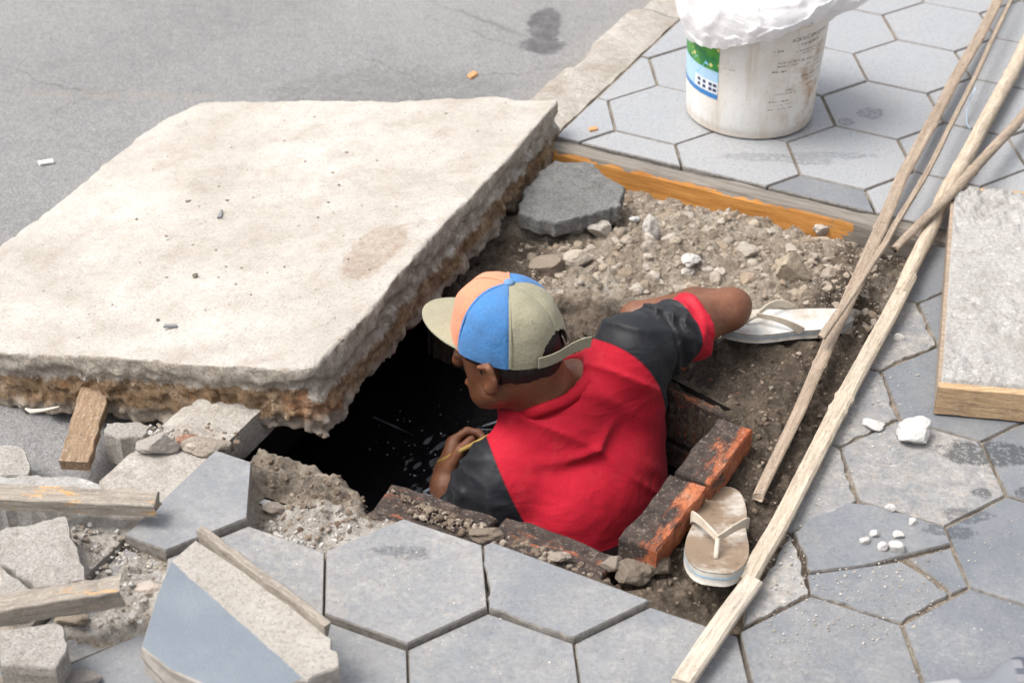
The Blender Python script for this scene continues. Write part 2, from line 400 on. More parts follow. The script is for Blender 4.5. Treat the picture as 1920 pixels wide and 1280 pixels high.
def mat_slab():
    m = MB('weathered_slab', .95, .2); p = m.obj(); x, y, z = m.sep(p)
    zz = m.math('ADD', z, m.math('MULTIPLY', m.math('SUBTRACT', m.noise(p, 24, 6, .75), .5), .06))
    zz = m.math('ADD', zz, m.math('MULTIPLY', m.sstep(x, -.045, -.01), .020)); zz = m.math('ADD', zz, .006)
    top = m.sstep(zz, -.050, -.042)
    ct = m.ramp(m.noise(p, 3.2, 8, .68), [(.28, (.40, .355, .305)), (.48, (.54, .50, .45)), (.66, (.65, .62, .575))])
    ct = m.mix(m.math('MULTIPLY', m.ramp(m.noise(p, 9, 7, .75), [(.48, 0), (.70, 1)]), .6), ct, (.37, .30, .235))
    ct = m.mix(m.math('MULTIPLY', m.ramp(m.noise(m.scale(p, (18, 5, 5)), 1, 6, .7), [(.55, 0), (.75, 1)]), .4), ct, (.62, .60, .57))
    ct = m.mix(m.ramp(m.noise(p, 180, 3, .85), [(.36, .6), (.48, 0)]), ct, (.33, .29, .25))
    ct = m.mix(m.ramp(m.noise(p, 120, 4, .85), [(.56, 0), (.74, .6)]), ct, (.66, .64, .61))
    pit_ = m.math('MULTIPLY', m.ramp(m.vor(p, 62), [(.05, 1), (.12, 0)]), m.ramp(m.noise(p, 10, 4), [(.5, 0), (.6, .7)])); ct = m.mix(pit_, ct, (.22, .19, .16))
    st = spot_mask(m, x, y, -.075, .40, .05, .12, m.noise(p, 10, 7, .75)); ct = m.mix(m.math('MULTIPLY', m.math('MULTIPLY', st, m.ramp(m.noise(p, 60, 5, .8), [(.35, .2), (.6, 1)])), .6), ct, (.30, .195, .12))
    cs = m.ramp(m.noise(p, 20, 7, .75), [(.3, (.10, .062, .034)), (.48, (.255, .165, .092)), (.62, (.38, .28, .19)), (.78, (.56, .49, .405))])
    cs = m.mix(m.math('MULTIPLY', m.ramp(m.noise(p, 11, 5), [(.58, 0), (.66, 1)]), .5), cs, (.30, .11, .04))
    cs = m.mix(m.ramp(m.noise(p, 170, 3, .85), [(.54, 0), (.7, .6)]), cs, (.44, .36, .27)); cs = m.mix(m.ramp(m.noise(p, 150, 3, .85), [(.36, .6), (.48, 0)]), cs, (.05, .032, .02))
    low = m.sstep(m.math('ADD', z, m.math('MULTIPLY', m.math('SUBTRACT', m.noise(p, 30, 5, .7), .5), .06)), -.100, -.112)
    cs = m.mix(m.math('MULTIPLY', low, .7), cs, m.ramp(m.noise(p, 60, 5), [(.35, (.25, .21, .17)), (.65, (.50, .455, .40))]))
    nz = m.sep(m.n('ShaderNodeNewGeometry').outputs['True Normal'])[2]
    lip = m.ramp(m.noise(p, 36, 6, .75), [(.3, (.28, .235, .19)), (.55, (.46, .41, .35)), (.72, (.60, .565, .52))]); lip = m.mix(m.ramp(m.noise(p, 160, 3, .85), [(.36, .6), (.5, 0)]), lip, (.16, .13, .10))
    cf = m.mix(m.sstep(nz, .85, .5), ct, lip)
    m.col(m.mix(top, cs, cf))
    m.bump(m.noise(p, 220, 4, .85), .8, .005); m.bump(m.noise(p, 60, 6, .75), .6, .009); m.bump(m.ramp(m.vor(p, 75), [(.05, 0), (.4, 1)]), .15, .004)
    return m.m

def mat_soil():
    m = MB('damp_soil', .95, .25); p = m.pos()
    dry = m.ramp(m.noise(p, 13, 7, .7), [(.3, (.20, .155, .112)), (.48, (.35, .29, .225)), (.62, (.46, .405, .335)), (.76, (.55, .505, .44))])
    wetc = m.ramp(m.noise(p, 15, 7, .7), [(.3, (.045, .034, .026)), (.52, (.125, .095, .068)), (.70, (.25, .20, .15))])
    w = m.math('ADD', m.attr('wet'), m.math('MULTIPLY', m.math('SUBTRACT', m.noise(p, 20, 6, .7), .5), .9)); w = m.sstep(w, .3, .7)
    c = m.mix(w, dry, wetc)
    mo = m.math('ADD', m.attr('mortar'), m.math('MULTIPLY', m.math('SUBTRACT', m.noise(p, 22, 6, .7), .5), .8)); mo = m.sstep(mo, .35, .65)
    c = m.mix(mo, c, m.ramp(m.noise(p, 26, 6, .7), [(.3, (.36, .315, .265)), (.52, (.53, .49, .44)), (.72, (.74, .72, .69))]))
    c = m.mix(m.ramp(m.noise(p, 180, 3, .85), [(.54, 0), (.7, .55)]), c, m.mix(.6, c, (.60, .54, .46))); c = m.mix(m.ramp(m.noise(p, 140, 3, .85), [(.36, .65), (.5, 0)]), c, m.mix(.7, c, (.03, .02, .014)))
    m.col(c); m.rough(m.mix(w, (.95, .95, .95), (.6, .6, .6)))
    m.bump(m.noise(p, 210, 4, .85), .9, .006); m.bump(m.noise(p, 70, 6, .75), .8, .012)
    return m.m

def mat_stone():
    m = MB('rubble', .92, .25); p = m.obj(); t = m.attr('tint', 'Vector')
    c = m.mix(m.math('MULTIPLY', m.ramp(m.noise(p, 45, 5, .7), [(.35, 0), (.7, 1)]), .5), t, m.mix(.6, t, (.20, .15, .11)))
    c = m.mix(m.ramp(m.noise(p, 190, 3, .8), [(.36, .5), (.5, 0)]), c, m.mix(.6, c, (.09, .07, .05)))
    m.col(c); m.bump(m.noise(p, 130, 5, .8), .8, .006); return m.m

def mat_wood(name, lo, hi, fresh=None, freshness=.5, along=(14, 160, 160), rough=.8):
    m = MB(name, rough, .3); p = m.off(m.obj(), 3)
    g = m.noise(m.scale(p, along), 1.0, 6, .65, .6)
    c = m.ramp(g, [(.3, lo), (.68, hi)])
    c = m.mix(m.math('MULTIPLY', m.ramp(m.noise(p, 12, 5, .7), [(.45, 0), (.7, 1)]), .5), c, m.mix(.5, c, (.12, .10, .085)))
    if fresh:
        f = m.sstep(m.math('ADD', m.noise(m.scale(p, (9, 34, 34)), 1.0, 5, .7), freshness), .97, 1.05)
        c = m.mix(f, c, m.mix(m.math('MULTIPLY', m.ramp(g, [(.3, 0), (.7, 1)]), .6), fresh, tuple(v * .55 for v in fresh)))
    c = m.mix(m.ramp(m.noise(m.scale(p, (40, 300, 300)), 1, 4, .8), [(.36, .6), (.5, 0)]), c, m.mix(.7, c, (.08, .06, .045))); c = m.mix(m.math('MULTIPLY', m.ramp(m.noise(p, 200, 3), [(.55, 0), (.7, 1)]), .35), c, (.56, .52, .46))
    m.col(c); m.bump(g, .5, .004); m.bump(m.noise(p, 150, 3), .2, .002); return m.m

def mat_brick():
    m = MB('fired_clay_brick', .85, .3); p = m.off(m.obj(), 5); q = m.obj()
    c = m.ramp(m.noise(p, 22, 6, .7), [(.3, (.20, .048, .022)), (.5, (.36, .105, .042)), (.7, (.50, .20, .10))])
    x, y, z = m.sep(q)
    s = m.math('ADD', m.noise(m.scale(p, (9, 30, 20)), 1.0, 6, .75), m.attr('soot'))
    s = m.sstep(s, .50, .62)
    c = m.mix(s, c, m.ramp(m.noise(p, 60, 5), [(.3, (.018, .014, .013)), (.7, (.075, .055, .046))])); c = m.mix(m.ramp(m.noise(p, 130, 4, .85), [(.36, .6), (.5, 0)]), c, (.04, .022, .016)); c = m.mix(m.math('MULTIPLY', m.ramp(m.noise(p, 34, 6, .8), [(.55, 0), (.7, 1)]), .5), c, (.23, .18, .14))
    c = m.mix(m.math('MULTIPLY', m.ramp(m.noise(p, 190, 3), [(.58, 0), (.7, 1)]), .4), c, (.40, .33, .27))
    m.col(c); m.bump(m.noise(p, 120, 5, .7), .5, .004); return m.m

def mat_plain(name, col, rough=.6, spec=.4, var=.0, varcol=None, vs=20, bump=0, bs=200, bd=.002):
    m = MB(name, rough, spec); p = m.obj()
    c = col
    if varcol: c = m.mix(m.math('MULTIPLY', m.ramp(m.noise(p, vs, 6, .7), [(.42, 0), (.64, 1)]), var), col, varcol)
    m.col(c if varcol else (*col, 1))
    if bump: m.bump(m.noise(p, bs, 4), bump, bd)
    return m.m

M_ASPHALT = mat_asphalt(); M_TILE = mat_tile(); M_SLAB = mat_slab(); M_SOIL = mat_soil(); M_STONE = mat_stone(); M_BRICK = mat_brick()
M_KERB = mat_concrete('kerb_concrete', (.36, .325, .285), (.53, .495, .45), 200, .92, (.27, .215, .16), .5)
M_MORTAR = mat_concrete('tile_underside_mortar', (.35, .325, .295), (.48, .455, .42), 240)
M_FILL = mat_concrete('poured_concrete', (.36, .347, .33), (.48, .467, .45), 150, .9, (.30, .275, .24), .4)
M_GREYWOOD = mat_wood('weathered_batten', (.20, .175, .148), (.37, .325, .27), (.62, .36, .14), .40)
M_ORANGE = mat_wood('split_orange_wood', (.15, .12, .095), (.24, .20, .16), (.60, .27, .06), .62, (10, 90, 90))
M_LATH = mat_wood('pale_bamboo_lath', (.235, .175, .125), (.40, .32, .245))
M_LATHPALE = mat_wood('fresh_pale_batten', (.36, .29, .215), (.55, .475, .38))
M_BOARD = mat_wood('formwork_board', (.38, .24, .13), (.58, .40, .23))

# ================================================================== THE SETTING
KA = math.radians(62.8); KD = np.array([math.cos(KA), math.sin(KA)]); KN = np.array([KD[1], -KD[0]])
K_OUT = np.array([0.039, 3.486]); K_W = 0.134; K_IN = K_OUT + KN * K_W
ROAD_Z = -0.135
EU = np.array([math.cos(math.radians(-25.5)), math.sin(math.radians(-25.5))]); EV = np.array([-EU[1], EU[0]])
PIT0 = np.array([0.126, 1.953])                         # front right corner of the pit
def uv(u, v): return PIT0 + EU * u + EV * v
PIT_UV = [(0.0, 0.0), (0.052, 0.50), (-.30, 0.575), (-.66, 0.64), (-.66, 0.085), (-.42, 0.075), (-.365, 0.0)]
PIT = [uv(*c) for c in PIT_UV]
BEAM_A, BEAM_B = at(1040, 262, 0)[:2], at(1790, 440, 0)[:2]
BD = (BEAM_B - BEAM_A) / np.linalg.norm(BEAM_B - BEAM_A); BN = np.array([-BD[1], BD[0]])    # BN points away from the camera
BAT_A, BAT_B = at(1742, 440, 0)[:2], at(1418, 1085, 0)[:2]
TD = (BAT_B - BAT_A) / np.linalg.norm(BAT_B - BAT_A); TN = np.array([-TD[1], TD[0]])        # points to the right of the batten
if TN[0] < 0: TN = -TN

# road: one sheet on the far side of the kerb
far = 60.0
road_poly = [K_OUT - KD * far + KN * 0.03, K_OUT + KD * far + KN * 0.03, K_OUT + KD * far - KN * far, K_OUT - KD * far - KN * far]
link('road', mesh_py('road', [(p[0], p[1], ROAD_Z) for p in road_poly], [(0, 1, 2, 3)], mat=M_ASPHALT), kind='structure')

# kerb: segments with an uneven, worn upper edge
kerb_root = link('kerb', None, kind='structure')
seg = 2.9; k0 = -2.4
for i in range(3):
    a0 = k0 + i * seg; n = 260; V = []; F = []
    prof = [(-.012, ROAD_Z - .05), (-.004, -.05), (0.0, -.016), (.010, -.004), (.035, .001), (.065, .0), (.1, -.001), (K_W - .004, -.002), (K_W - .002, -.06)]
    for j in range(n + 1):
        t = a0 + .002 + (seg - .004) * j / n
        for (w, z) in prof:
            b = K_OUT + KD * t + KN * w
            V.append((b[0], b[1], z, t, w))
    V = np.array(V); nz = fbm(V[:, :3] * np.array([30, 30, 40]), 3, 5)
    chip = np.where(V[:, 4] < .02, np.maximum(0, fbm(np.stack([V[:, 3] * 11, 0 * nz + 3.3, 0 * nz], -1), 4, 9) - .1) * .045, 0)
    V = np.stack([V[:, 0] + KN[0] * chip, V[:, 1] + KN[1] * chip, V[:, 2] + nz * .0030 - chip * .4], -1)
    k = len(prof)
    for j in range(n):
        for q in range(k - 1): F.append((j * k + q, j * k + q + 1, (j + 1) * k + q + 1, (j + 1) * k + q))
    F.append(tuple(range(k))); F.append(tuple(n * k + q for q in reversed(range(k))))
    F = [f[::-1] for f in F]
    link('kerb_stone', mesh_py('kerb_stone', V, F, smooth=False, mat=M_KERB), kerb_root)

# --- soil: a fine height field round the pit, with coarse bedding round it
SOIL_PX = [(930, 330), (1060, 268), (1790, 428), (1760, 470), (1700, 560), (1600, 740), (1510, 930), (1455, 1060), (1415, 1160), (1380, 1182), (1215, 1119), (1112, 1062), (730, 962), (600, 1022), (466, 978), (486, 862), (380, 835), (520, 760)]
SOIL = [at(x, y, -.02)[:2] for x, y in SOIL_PX]
U0, U1, V0, V1, GH = -.62, .80, -.56, 1.62, .0042
nu, nv = int((U1 - U0) / GH) + 1, int((V1 - V0) / GH) + 1
gu, gv = np.meshgrid(U0 + GH * np.arange(nu), V0 + GH * np.arange(nv), indexing='ij')
GX = PIT0[0] + EU[0] * gu + EV[0] * gv; GY = PIT0[1] + EU[1] * gu + EV[1] * gv
def blur(a, k, it=3):
    for _ in range(it):
        for ax in (0, 1):
            p = np.pad(a, [(k, k) if i == ax else (0, 0) for i in (0, 1)], mode='edge'); c = np.cumsum(p, axis=ax)
            c = np.concatenate([np.zeros_like(np.take(c, [0], ax)), c], axis=ax)
            n = a.shape[ax]; a = (np.take(c, np.arange(2 * k + 1, 2 * k + 1 + n), ax) - np.take(c, np.arange(0, n), ax)) / (2 * k + 1)
    return a
def gauss(px, py, z, sx, sy=None, ang=0.0):
    c = at(px, py, z)[:2]; sy = sy or sx; ca, sa = math.cos(ang), math.sin(ang)
    dx, dy = GX - c[0], GY - c[1]; a, b = ca * dx + sa * dy, -sa * dx + ca * dy
    return np.exp(-.5 * ((a / sx) ** 2 + (b / sy) ** 2))
smask = blur(in_poly(SOIL, GX, GY).astype(float), 2, 2)
P3 = np.stack([GX, GY, np.zeros_like(GX)], -1)
zs = -.046 + .034 * gauss(1330, 470, 0, .16, .08, math.radians(-26)) + .018 * gauss(1450, 760, 0, .06, .22, math.radians(-25)) + .018 * gauss(1250, 1130, 0, .08, .05) \
     + .022 * gauss(640, 965, 0, .10, .045, math.radians(-28)) + .012 * gauss(1560, 520, 0, .08) - .03 * gauss(1000, 430, 0, .07) + .012 * gauss(1150, 545, 0, .12, .03, math.radians(-26))
zs = zs + .015 * fbm(P3 * 13, 4, 3) + .011 * np.abs(fbm(P3 * 34, 3, 8)) - .005 + .0055 * fbm(P3 * 95, 2, 21, .7)
bd_ = (GX - BEAM_A[0]) * BN[0] + (GY - BEAM_A[1]) * BN[1]
zs = zs - .014 * np.exp(-((bd_ + .02) / .05) ** 2)
# the broken lip falling into the pit at its front left
pit_b = blur(in_poly(PIT, GX, GY).astype(float), 5, 2)
zs = zs - .09 * sstep(.05, .5, pit_b) * sstep(-.28, -.36, gu)
zs = zs - .03 * sstep(.15, .6, pit_b)
zj = np.where((GX > .345) | (GY > 2.9), -.0052, -.019) + .0012 * fbm(P3 * 45, 3, 4)
zj = zj - .012 * sstep(.8, .5, gu + 1.0) * 0
heap = gauss(205, 1075, 0, .05, .06) + .9 * gauss(265, 1120, 0, .05, .035) + .7 * gauss(170, 1150, 0, .06, .04)
ZH = zj * (1 - smask) + zs * smask + np.clip(heap, 0, 1) * (.016 + .010 * fbm(P3 * 34, 4, 71, .6) + .004 * fbm(P3 * 95, 2, 73))
wet = np.clip(1.25 * gauss(1400, 800, 0, .10, .30, math.radians(-25)) + 1.1 * gauss(1330, 1110, 0, .14, .08) + 1.1 * gauss(930, 440, 0, .09, .08)
              + 1.0 * gauss(1180, 590, 0, .22, .045, math.radians(-26)) + .9 * gauss(1600, 560, 0, .035, .09) + .55 * gauss(560, 870, 0, .16, .05, math.radians(-20)) + .8 * gauss(1650, 450, 0, .05), 0, 1)
wet = np.where(gu < .3, np.maximum(wet, sstep(.02, .3, pit_b) * np.where(gu < -.36, .8, 1)), wet)
mort = np.clip(np.clip(heap, 0, .75) + 1.3 * gauss(620, 975, 0, .10, .04, math.radians(-25)) + .35 * (1 - smask) * 0, 0, 1)
Vg = np.stack([GX, GY, ZH], -1).reshape(-1, 3)
ids = np.arange(nu * nv).reshape(nu, nv)
Q = np.stack([ids[:-1, :-1], ids[1:, :-1], ids[1:, 1:], ids[:-1, 1:]], -1).reshape(-1, 4)
ctr = Vg[Q].mean(1); keep = ~in_poly(PIT, ctr[:, 0], ctr[:, 1])
rem = (~keep).reshape(nu - 1, nv - 1); sk_V = []; sk_F = []; sk_w = []
def skirt(a_, b_):
    n_ = nu * nv + len(sk_V)
    for i_, dz in ((a_, 0), (b_, 0), (b_, -.07), (a_, -.07)): v_ = Vg[i_].copy(); v_[2] += dz; v_[:2] += RNG.normal(0, .0015, 2) * (dz < 0); sk_V.append(v_)
    sk_F.append((n_, n_ + 1, n_ + 2, n_ + 3))
for i, j in np.argwhere(rem):
    if i > 0 and not rem[i - 1, j]: skirt(ids[i, j], ids[i, j + 1])
    if i < nu - 2 and not rem[i + 1, j]: skirt(ids[i + 1, j + 1], ids[i + 1, j])
    if j > 0 and not rem[i, j - 1]: skirt(ids[i + 1, j], ids[i, j])
    if j < nv - 2 and not rem[i, j + 1]: skirt(ids[i, j + 1], ids[i + 1, j + 1])
soil_me = mesh_np('soil', np.concatenate([Vg, np.array(sk_V)]), [Q[keep], np.array(sk_F)], smooth=True, mat=M_SOIL)
attr(soil_me, 'wet', np.concatenate([wet.ravel(), np.ones(len(sk_V))])); attr(soil_me, 'mortar', np.concatenate([mort.ravel(), np.zeros(len(sk_V))]))
soil = link('soil', soil_me, kind='structure')
def soil_z(x, y):
    d = np.array([x, y]) - PIT0; i = (d @ EU - U0) / GH; j = (d @ EV - V0) / GH
    if 0 <= i < nu - 1 and 0 <= j < nv - 1: return float(ZH[int(round(i)), int(round(j))])
    return -.0045
# coarse bedding sheets to the horizon on the pavement's side
bed_V = []; bed_F = []
def bed_quad(u0, u1, v0, v1):
    n = len(bed_V)
    for a, b in ((u0, v0), (u1, v0), (u1, v1), (u0, v1)): p = uv(a, b); bed_V.append((p[0], p[1], -.0052))
    bed_F.append((n, n + 1, n + 2, n + 3))
bed_quad(U1, far, -far, far); bed_quad(U0 - .02, U1, -far, V0); bed_quad(U0 - .02, U1, V1, far)
link('pavement', None, kind='structure')
pavement = bpy.data.objects['pavement']
bme = mesh_py('sand_bed', bed_V, bed_F, mat=M_SOIL); link('sand_bed', bme, pavement)

# --- paving tiles
def hexc(q, r):
    X, Y = R3 * (q + r / 2), 1.5 * r; c, s = math.cos(TILE_ROT), math.sin(TILE_ROT)
    return np.array([SIDE * (c * X - s * Y) + TILE_OX, SIDE * (s * X + c * Y) + TILE_OY])
def hexv(q, r):
    c0 = hexc(q, r); return [tuple(c0 + SIDE * np.array([math.cos(TILE_ROT + math.radians(30 + 60 * k)), math.sin(TILE_ROT + math.radians(30 + 60 * k))])) for k in range(6)]
def set_dust_sheen(me, v, sheen_tone=0.0): attr(me, 'dust', np.full(len(me.vertices), v)); attr(me, 'sheen_tone', np.full(len(me.vertices), sheen_tone))
hex_me = {}
def sheen_tone_of(c): return .72 if c[1] > 3.0 else (.16 if c[0] < .35 else 0.0)  # far tiles: sky sheen painted as paler colour; near left: lighter tone
def add_tile(poly, q, r, z, full, dustv=0.0, gap=.003, rag=None, seed=0, thick=.042):
    c = hexc(q, r); rr = random.Random(q * 31 + r * 17 + 5 + seed)
    if full:
        key = (round(gap, 4), round(dustv, 2), sheen_tone_of(c))
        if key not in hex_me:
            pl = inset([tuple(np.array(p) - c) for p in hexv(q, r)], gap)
            hex_me[key] = prism('paving_tile', pl, 0.0, -thick, .0035, M_TILE); set_dust_sheen(hex_me[key], dustv, sheen_tone_of(c))
        me = hex_me[key]
    else:
        pl = [tuple(np.array(p) - c) for p in poly]
        if poly_area(pl) < 0: pl = pl[::-1]
        pl = [tuple(p) for p in inset(pl, gap)]
        if rag is not None: pl = ragged(pl, rag if rag != 'all' else None, .010, .0028, rr.randint(0, 999))
        me = prism('paving_tile', pl, 0.0, -thick, .003, M_TILE, .001, rr.randint(0, 999)); set_dust_sheen(me, dustv, sheen_tone_of(c))
    o = link('paving_tile', me, pavement, (c[0], c[1], z))
    tl = .0035 if c[1] > 2.9 or c[0] > .4 else .006; o.rotation_euler = (rr.uniform(-tl, tl), rr.uniform(-tl, tl), 0)
    return o
beam_far = BEAM_A + BN * .012
for r in range(-3, 14):
    for q in range(-9, 13):
        c = hexc(q, r); P = hexv(q, r)
        if c[0] > 2.3 or c[0] < -1.2 or c[1] > 4.9: continue
        px_near = (c - BEAM_A) @ BN
        pk = poly_clip(P, K_IN + KN * .001, KN)
        if len(pk) < 3 or abs(poly_area(pk)) < 2e-4: continue
        kfull = len(pk) == 6 and abs(poly_area(pk)) > abs(poly_area(P)) * .999
        gap = .0048 if (c[0] > .4 or c[1] > 2.9) else .0026
        if (q, r) in ((1, 0), (2, 0), (3, 0), (-1, 1), (0, 1), (1, 1)): continue
        zt = random.Random(q * 7 + r * 13).uniform(-.0007, .0012)
        if r <= -1 and c[0] < .35: zt -= .010
        if (q, r) == (-1, 0): zt = -.003
        if (q, r) == (-2, 1): zt = .012
        if (q, r) == (-2, 0): zt = -.012
        # part beyond the beam
        pb = poly_clip(pk, beam_far, BN)
        if len(pb) >= 3 and abs(poly_area(pb)) > 2e-4:
            full = kfull and abs(poly_area(pb)) > abs(poly_area(P)) * .999
            add_tile(pb, q, r, zt, full, .25 if c[1] < 3.2 else .15, gap)
        # part on the near side
        pn = poly_clip(pk, BEAM_A - BN * .05, -BN)
        if len(pn) < 3 or abs(poly_area(pn)) < 2e-4: continue
        if r >= 1 and not (q, r) == (-2, 1):
            pn2 = poly_clip(pn, BAT_A + TN * .006, TN)
            if len(pn2) < 3 or abs(poly_area(pn2)) < 6e-4: continue
            full = kfull and abs(poly_area(pn2)) > abs(poly_area(P)) * .999
            add_tile(pn2, q, r, zt, full, .85 if c[0] < .70 else .2, gap, None if full else 'all')
        else:
            dv = {(-1, 0): .75, (0, 0): .6, (-2, 0): .95, (-2, 1): .45, (2, -1): .5, (1, -1): .55, (0, -1): .4}.get((q, r), .3 if c[0] < .35 else .15)
            if (q, r) == (3, -1): dv = .4
            full = kfull and abs(poly_area(pn)) > abs(poly_area(P)) * .999
            add_tile(pn, q, r, zt, full and dv in (.3, .15), dv, gap, None)
# tiles cut or broken along the pit and the batten
def lat(x, y): return tuple(at(x, y, 0)[:2])
h10 = hexv(1, 0); cut_a, cut_b = at(914, 1010, 0)[:2], at(1212, 1121, 0)[:2]
cn = np.array([(cut_b - cut_a)[1], -(cut_b - cut_a)[0]]); cn /= np.linalg.norm(cn); cn = cn if cn[1] < 0 else -cn
add_tile(poly_clip(h10, cut_a, cn), 1, 0, .0, False, .4, .0026, [1, 2] , 3)
add_tile([lat(1519, 1113), lat(1390, 1176), lat(1400, 1120), lat(1440, 1062), lat(1478, 1000), lat(1487, 1003)], 2, 0, -.002, False, .95, .004, 'all', 4)
# the tile that cracked into three pieces
add_tile([lat(1770, 989), lat(1784, 1022), lat(1706, 1042), lat(1620, 1064), lat(1518, 1076), lat(1486, 1000), lat(1520, 972), lat(1588, 944), lat(1640, 949)], 3, 0, .004, False, .25, .003, [1, 2, 3], 5)
add_tile([lat(1512, 1076), lat(1690, 1051), lat(1732, 1076), lat(1782, 1113), lat(1692, 1168), lat(1519, 1114)], 3, 0, .0005, False, .35, .003, [0, 1, 2], 6)
add_tile([lat(1702, 1047), lat(1783, 1025), lat(1817, 1100), lat(1784, 1114), lat(1740, 1076)], 3, 0, .0005, False, .3, .003, [0, 4], 7)

# --- pit: brick walls, floor, water
pit_root = link('pit', None, kind='structure')
WATER_Z, PIT_FLOOR = -.215, -1.30
def brick_mesh(L=.19, W=.09, H=.048, seed=0, soot=.0, grad=.0, rag=.0014):
    rr = random.Random(seed); pts = [(-L/2, -W/2), (L/2, -W/2), (L/2, W/2), (-L/2, W/2)]
    pts = ragged(pts, None, .020 if rag > .002 else .028, rag, seed)
    n = len(pts); V = []
    ins = inset(pts, .004)
    for z, ring in ((H/2, ins), (H/2 - .004, pts), (0, pts), (-H/2 + .004, pts), (-H/2, ins)):
        for p in ring: V.append((p[0] + rr.uniform(-1, 1) * .0008, p[1] + rr.uniform(-1, 1) * .0008, z + rr.uniform(-1, 1) * .0006))
    F = [tuple(range(n))]
    for k in range(4):
        for i in range(n): F.append((k*n+i, (k+1)*n+i, (k+1)*n+(i+1)%n, k*n+(i+1)%n))
    F.append(tuple(4*n + i for i in reversed(range(n))))
    me = mesh_py('brick', V, F, mat=M_BRICK); va = np.array(V); attr(me, 'soot', soot + grad * va[:, 1] / W * 2 + (0 if grad == 0 else .05) * (va[:, 2] > 0)); return me
wall_bricks = [brick_mesh(seed=s, soot=.13 + .025 * s) for s in range(4)]
def wall_run(u0, v0, u1, v1, out, ztop, courses, skip0=0.0):
    """courses of bricks under the line, set back on the outer side"""
    a, b = uv(u0, v0), uv(u1, v1); L = np.linalg.norm(b - a); d = (b - a) / L; ang = math.atan2(d[1], d[0]); o2 = np.array(out)
    for c in range(courses):
        t = -.1 + (.1 if c % 2 else 0)
        while t < L + .02:
            p = a + d * t + o2 * (.047 + random.uniform(-.004, .004))
            ob = link('brick', random.choice(wall_bricks), pit_root, (p[0], p[1], ztop - .025 - c * .058 + random.uniform(-.001, .001)))
            ob.rotation_euler = (0, 0, ang + random.uniform(-.012, .012) + (math.pi if random.random() < .5 else 0))
            t += .2
wall_run(-.29, .572, .052, .50, EV, -.055, 5)
# solid earth behind the bricks, so that the pit is closed
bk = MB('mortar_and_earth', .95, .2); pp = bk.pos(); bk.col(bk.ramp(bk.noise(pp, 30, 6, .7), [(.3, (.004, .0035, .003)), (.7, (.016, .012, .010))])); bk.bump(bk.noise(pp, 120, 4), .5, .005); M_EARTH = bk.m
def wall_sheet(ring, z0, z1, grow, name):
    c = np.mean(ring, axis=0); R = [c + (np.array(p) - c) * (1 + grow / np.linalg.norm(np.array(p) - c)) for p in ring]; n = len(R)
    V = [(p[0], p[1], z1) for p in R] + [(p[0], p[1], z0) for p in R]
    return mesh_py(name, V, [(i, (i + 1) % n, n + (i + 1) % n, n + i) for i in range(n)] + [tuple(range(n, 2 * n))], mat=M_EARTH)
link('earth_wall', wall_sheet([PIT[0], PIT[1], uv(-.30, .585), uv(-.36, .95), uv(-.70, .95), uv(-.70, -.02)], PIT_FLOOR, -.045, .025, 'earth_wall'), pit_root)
# top courses: front wall and right wall
def place_brick(parent, name, me, p, ang, tilt=(0, 0), **kw):
    o = link(name, me, parent, p, **kw); o.rotation_euler = (tilt[0], tilt[1], ang); return o
fa = math.atan2(EU[1], EU[0]); fr = math.atan2(EV[1], EV[0])
for i, (u, du, sl) in enumerate(((-.085, .024, -.006), (-.285, .024, -.012))):
    p = uv(u, du); place_brick(pit_root, 'brick', brick_mesh(.19, .085, .05, 20 + i, .17 + .02 * i, 0, .0035), (p[0], p[1], -.042 + sl), fa + .03 * (i - 1))
for i in range(3):
    for c in range(4):
        p = uv(.05 + .017 * i, .1 + .19 * i - .09 * (c % 2)); place_brick(pit_root, 'brick', wall_bricks[i], (p[0], p[1], -.085 - .058 * c), fr - .09)
for i in range(4):
    for c in range(4):
        p = uv(-.09 - .195 * i + .09 * (c % 2), -.044); place_brick(pit_root, 'brick', wall_bricks[i], (p[0], p[1], -.10 - .058 * c), fa)
# water
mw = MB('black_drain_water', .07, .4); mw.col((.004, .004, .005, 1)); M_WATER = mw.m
wu, wv = np.meshgrid(np.linspace(-.69, .09, 170), np.linspace(-.01, .94, 200), indexing='ij')
WX = PIT0[0] + EU[0] * wu + EV[0] * wv; WY = PIT0[1] + EU[1] * wu + EV[1] * wv
HAND = at(845, 862, WATER_Z + .02)
rd = np.hypot(WX - HAND[0], WY - HAND[1])
WZ = WATER_Z + .0011 * fbm(np.stack([WX * 22, WY * 22, 0 * WX], -1), 4, 2) + .0012 * np.exp(-rd / .075) * np.sin(rd * 210 + 3 * vnoise(np.stack([WX * 25, WY * 25, 0 * WX], -1), 3)) + .0034 * np.exp(-rd / .11) * fbm(np.stack([WX * 95, WY * 70, 0 * WX], -1), 2, 6)
wi = np.arange(wu.size).reshape(wu.shape)
WQ = np.stack([wi[:-1, :-1], wi[1:, :-1], wi[1:, 1:], wi[:-1, 1:]], -1).reshape(-1, 4)
link('water', mesh_np('water', np.stack([WX, WY, WZ], -1).reshape(-1, 3), [WQ], True, M_WATER), kind='structure')

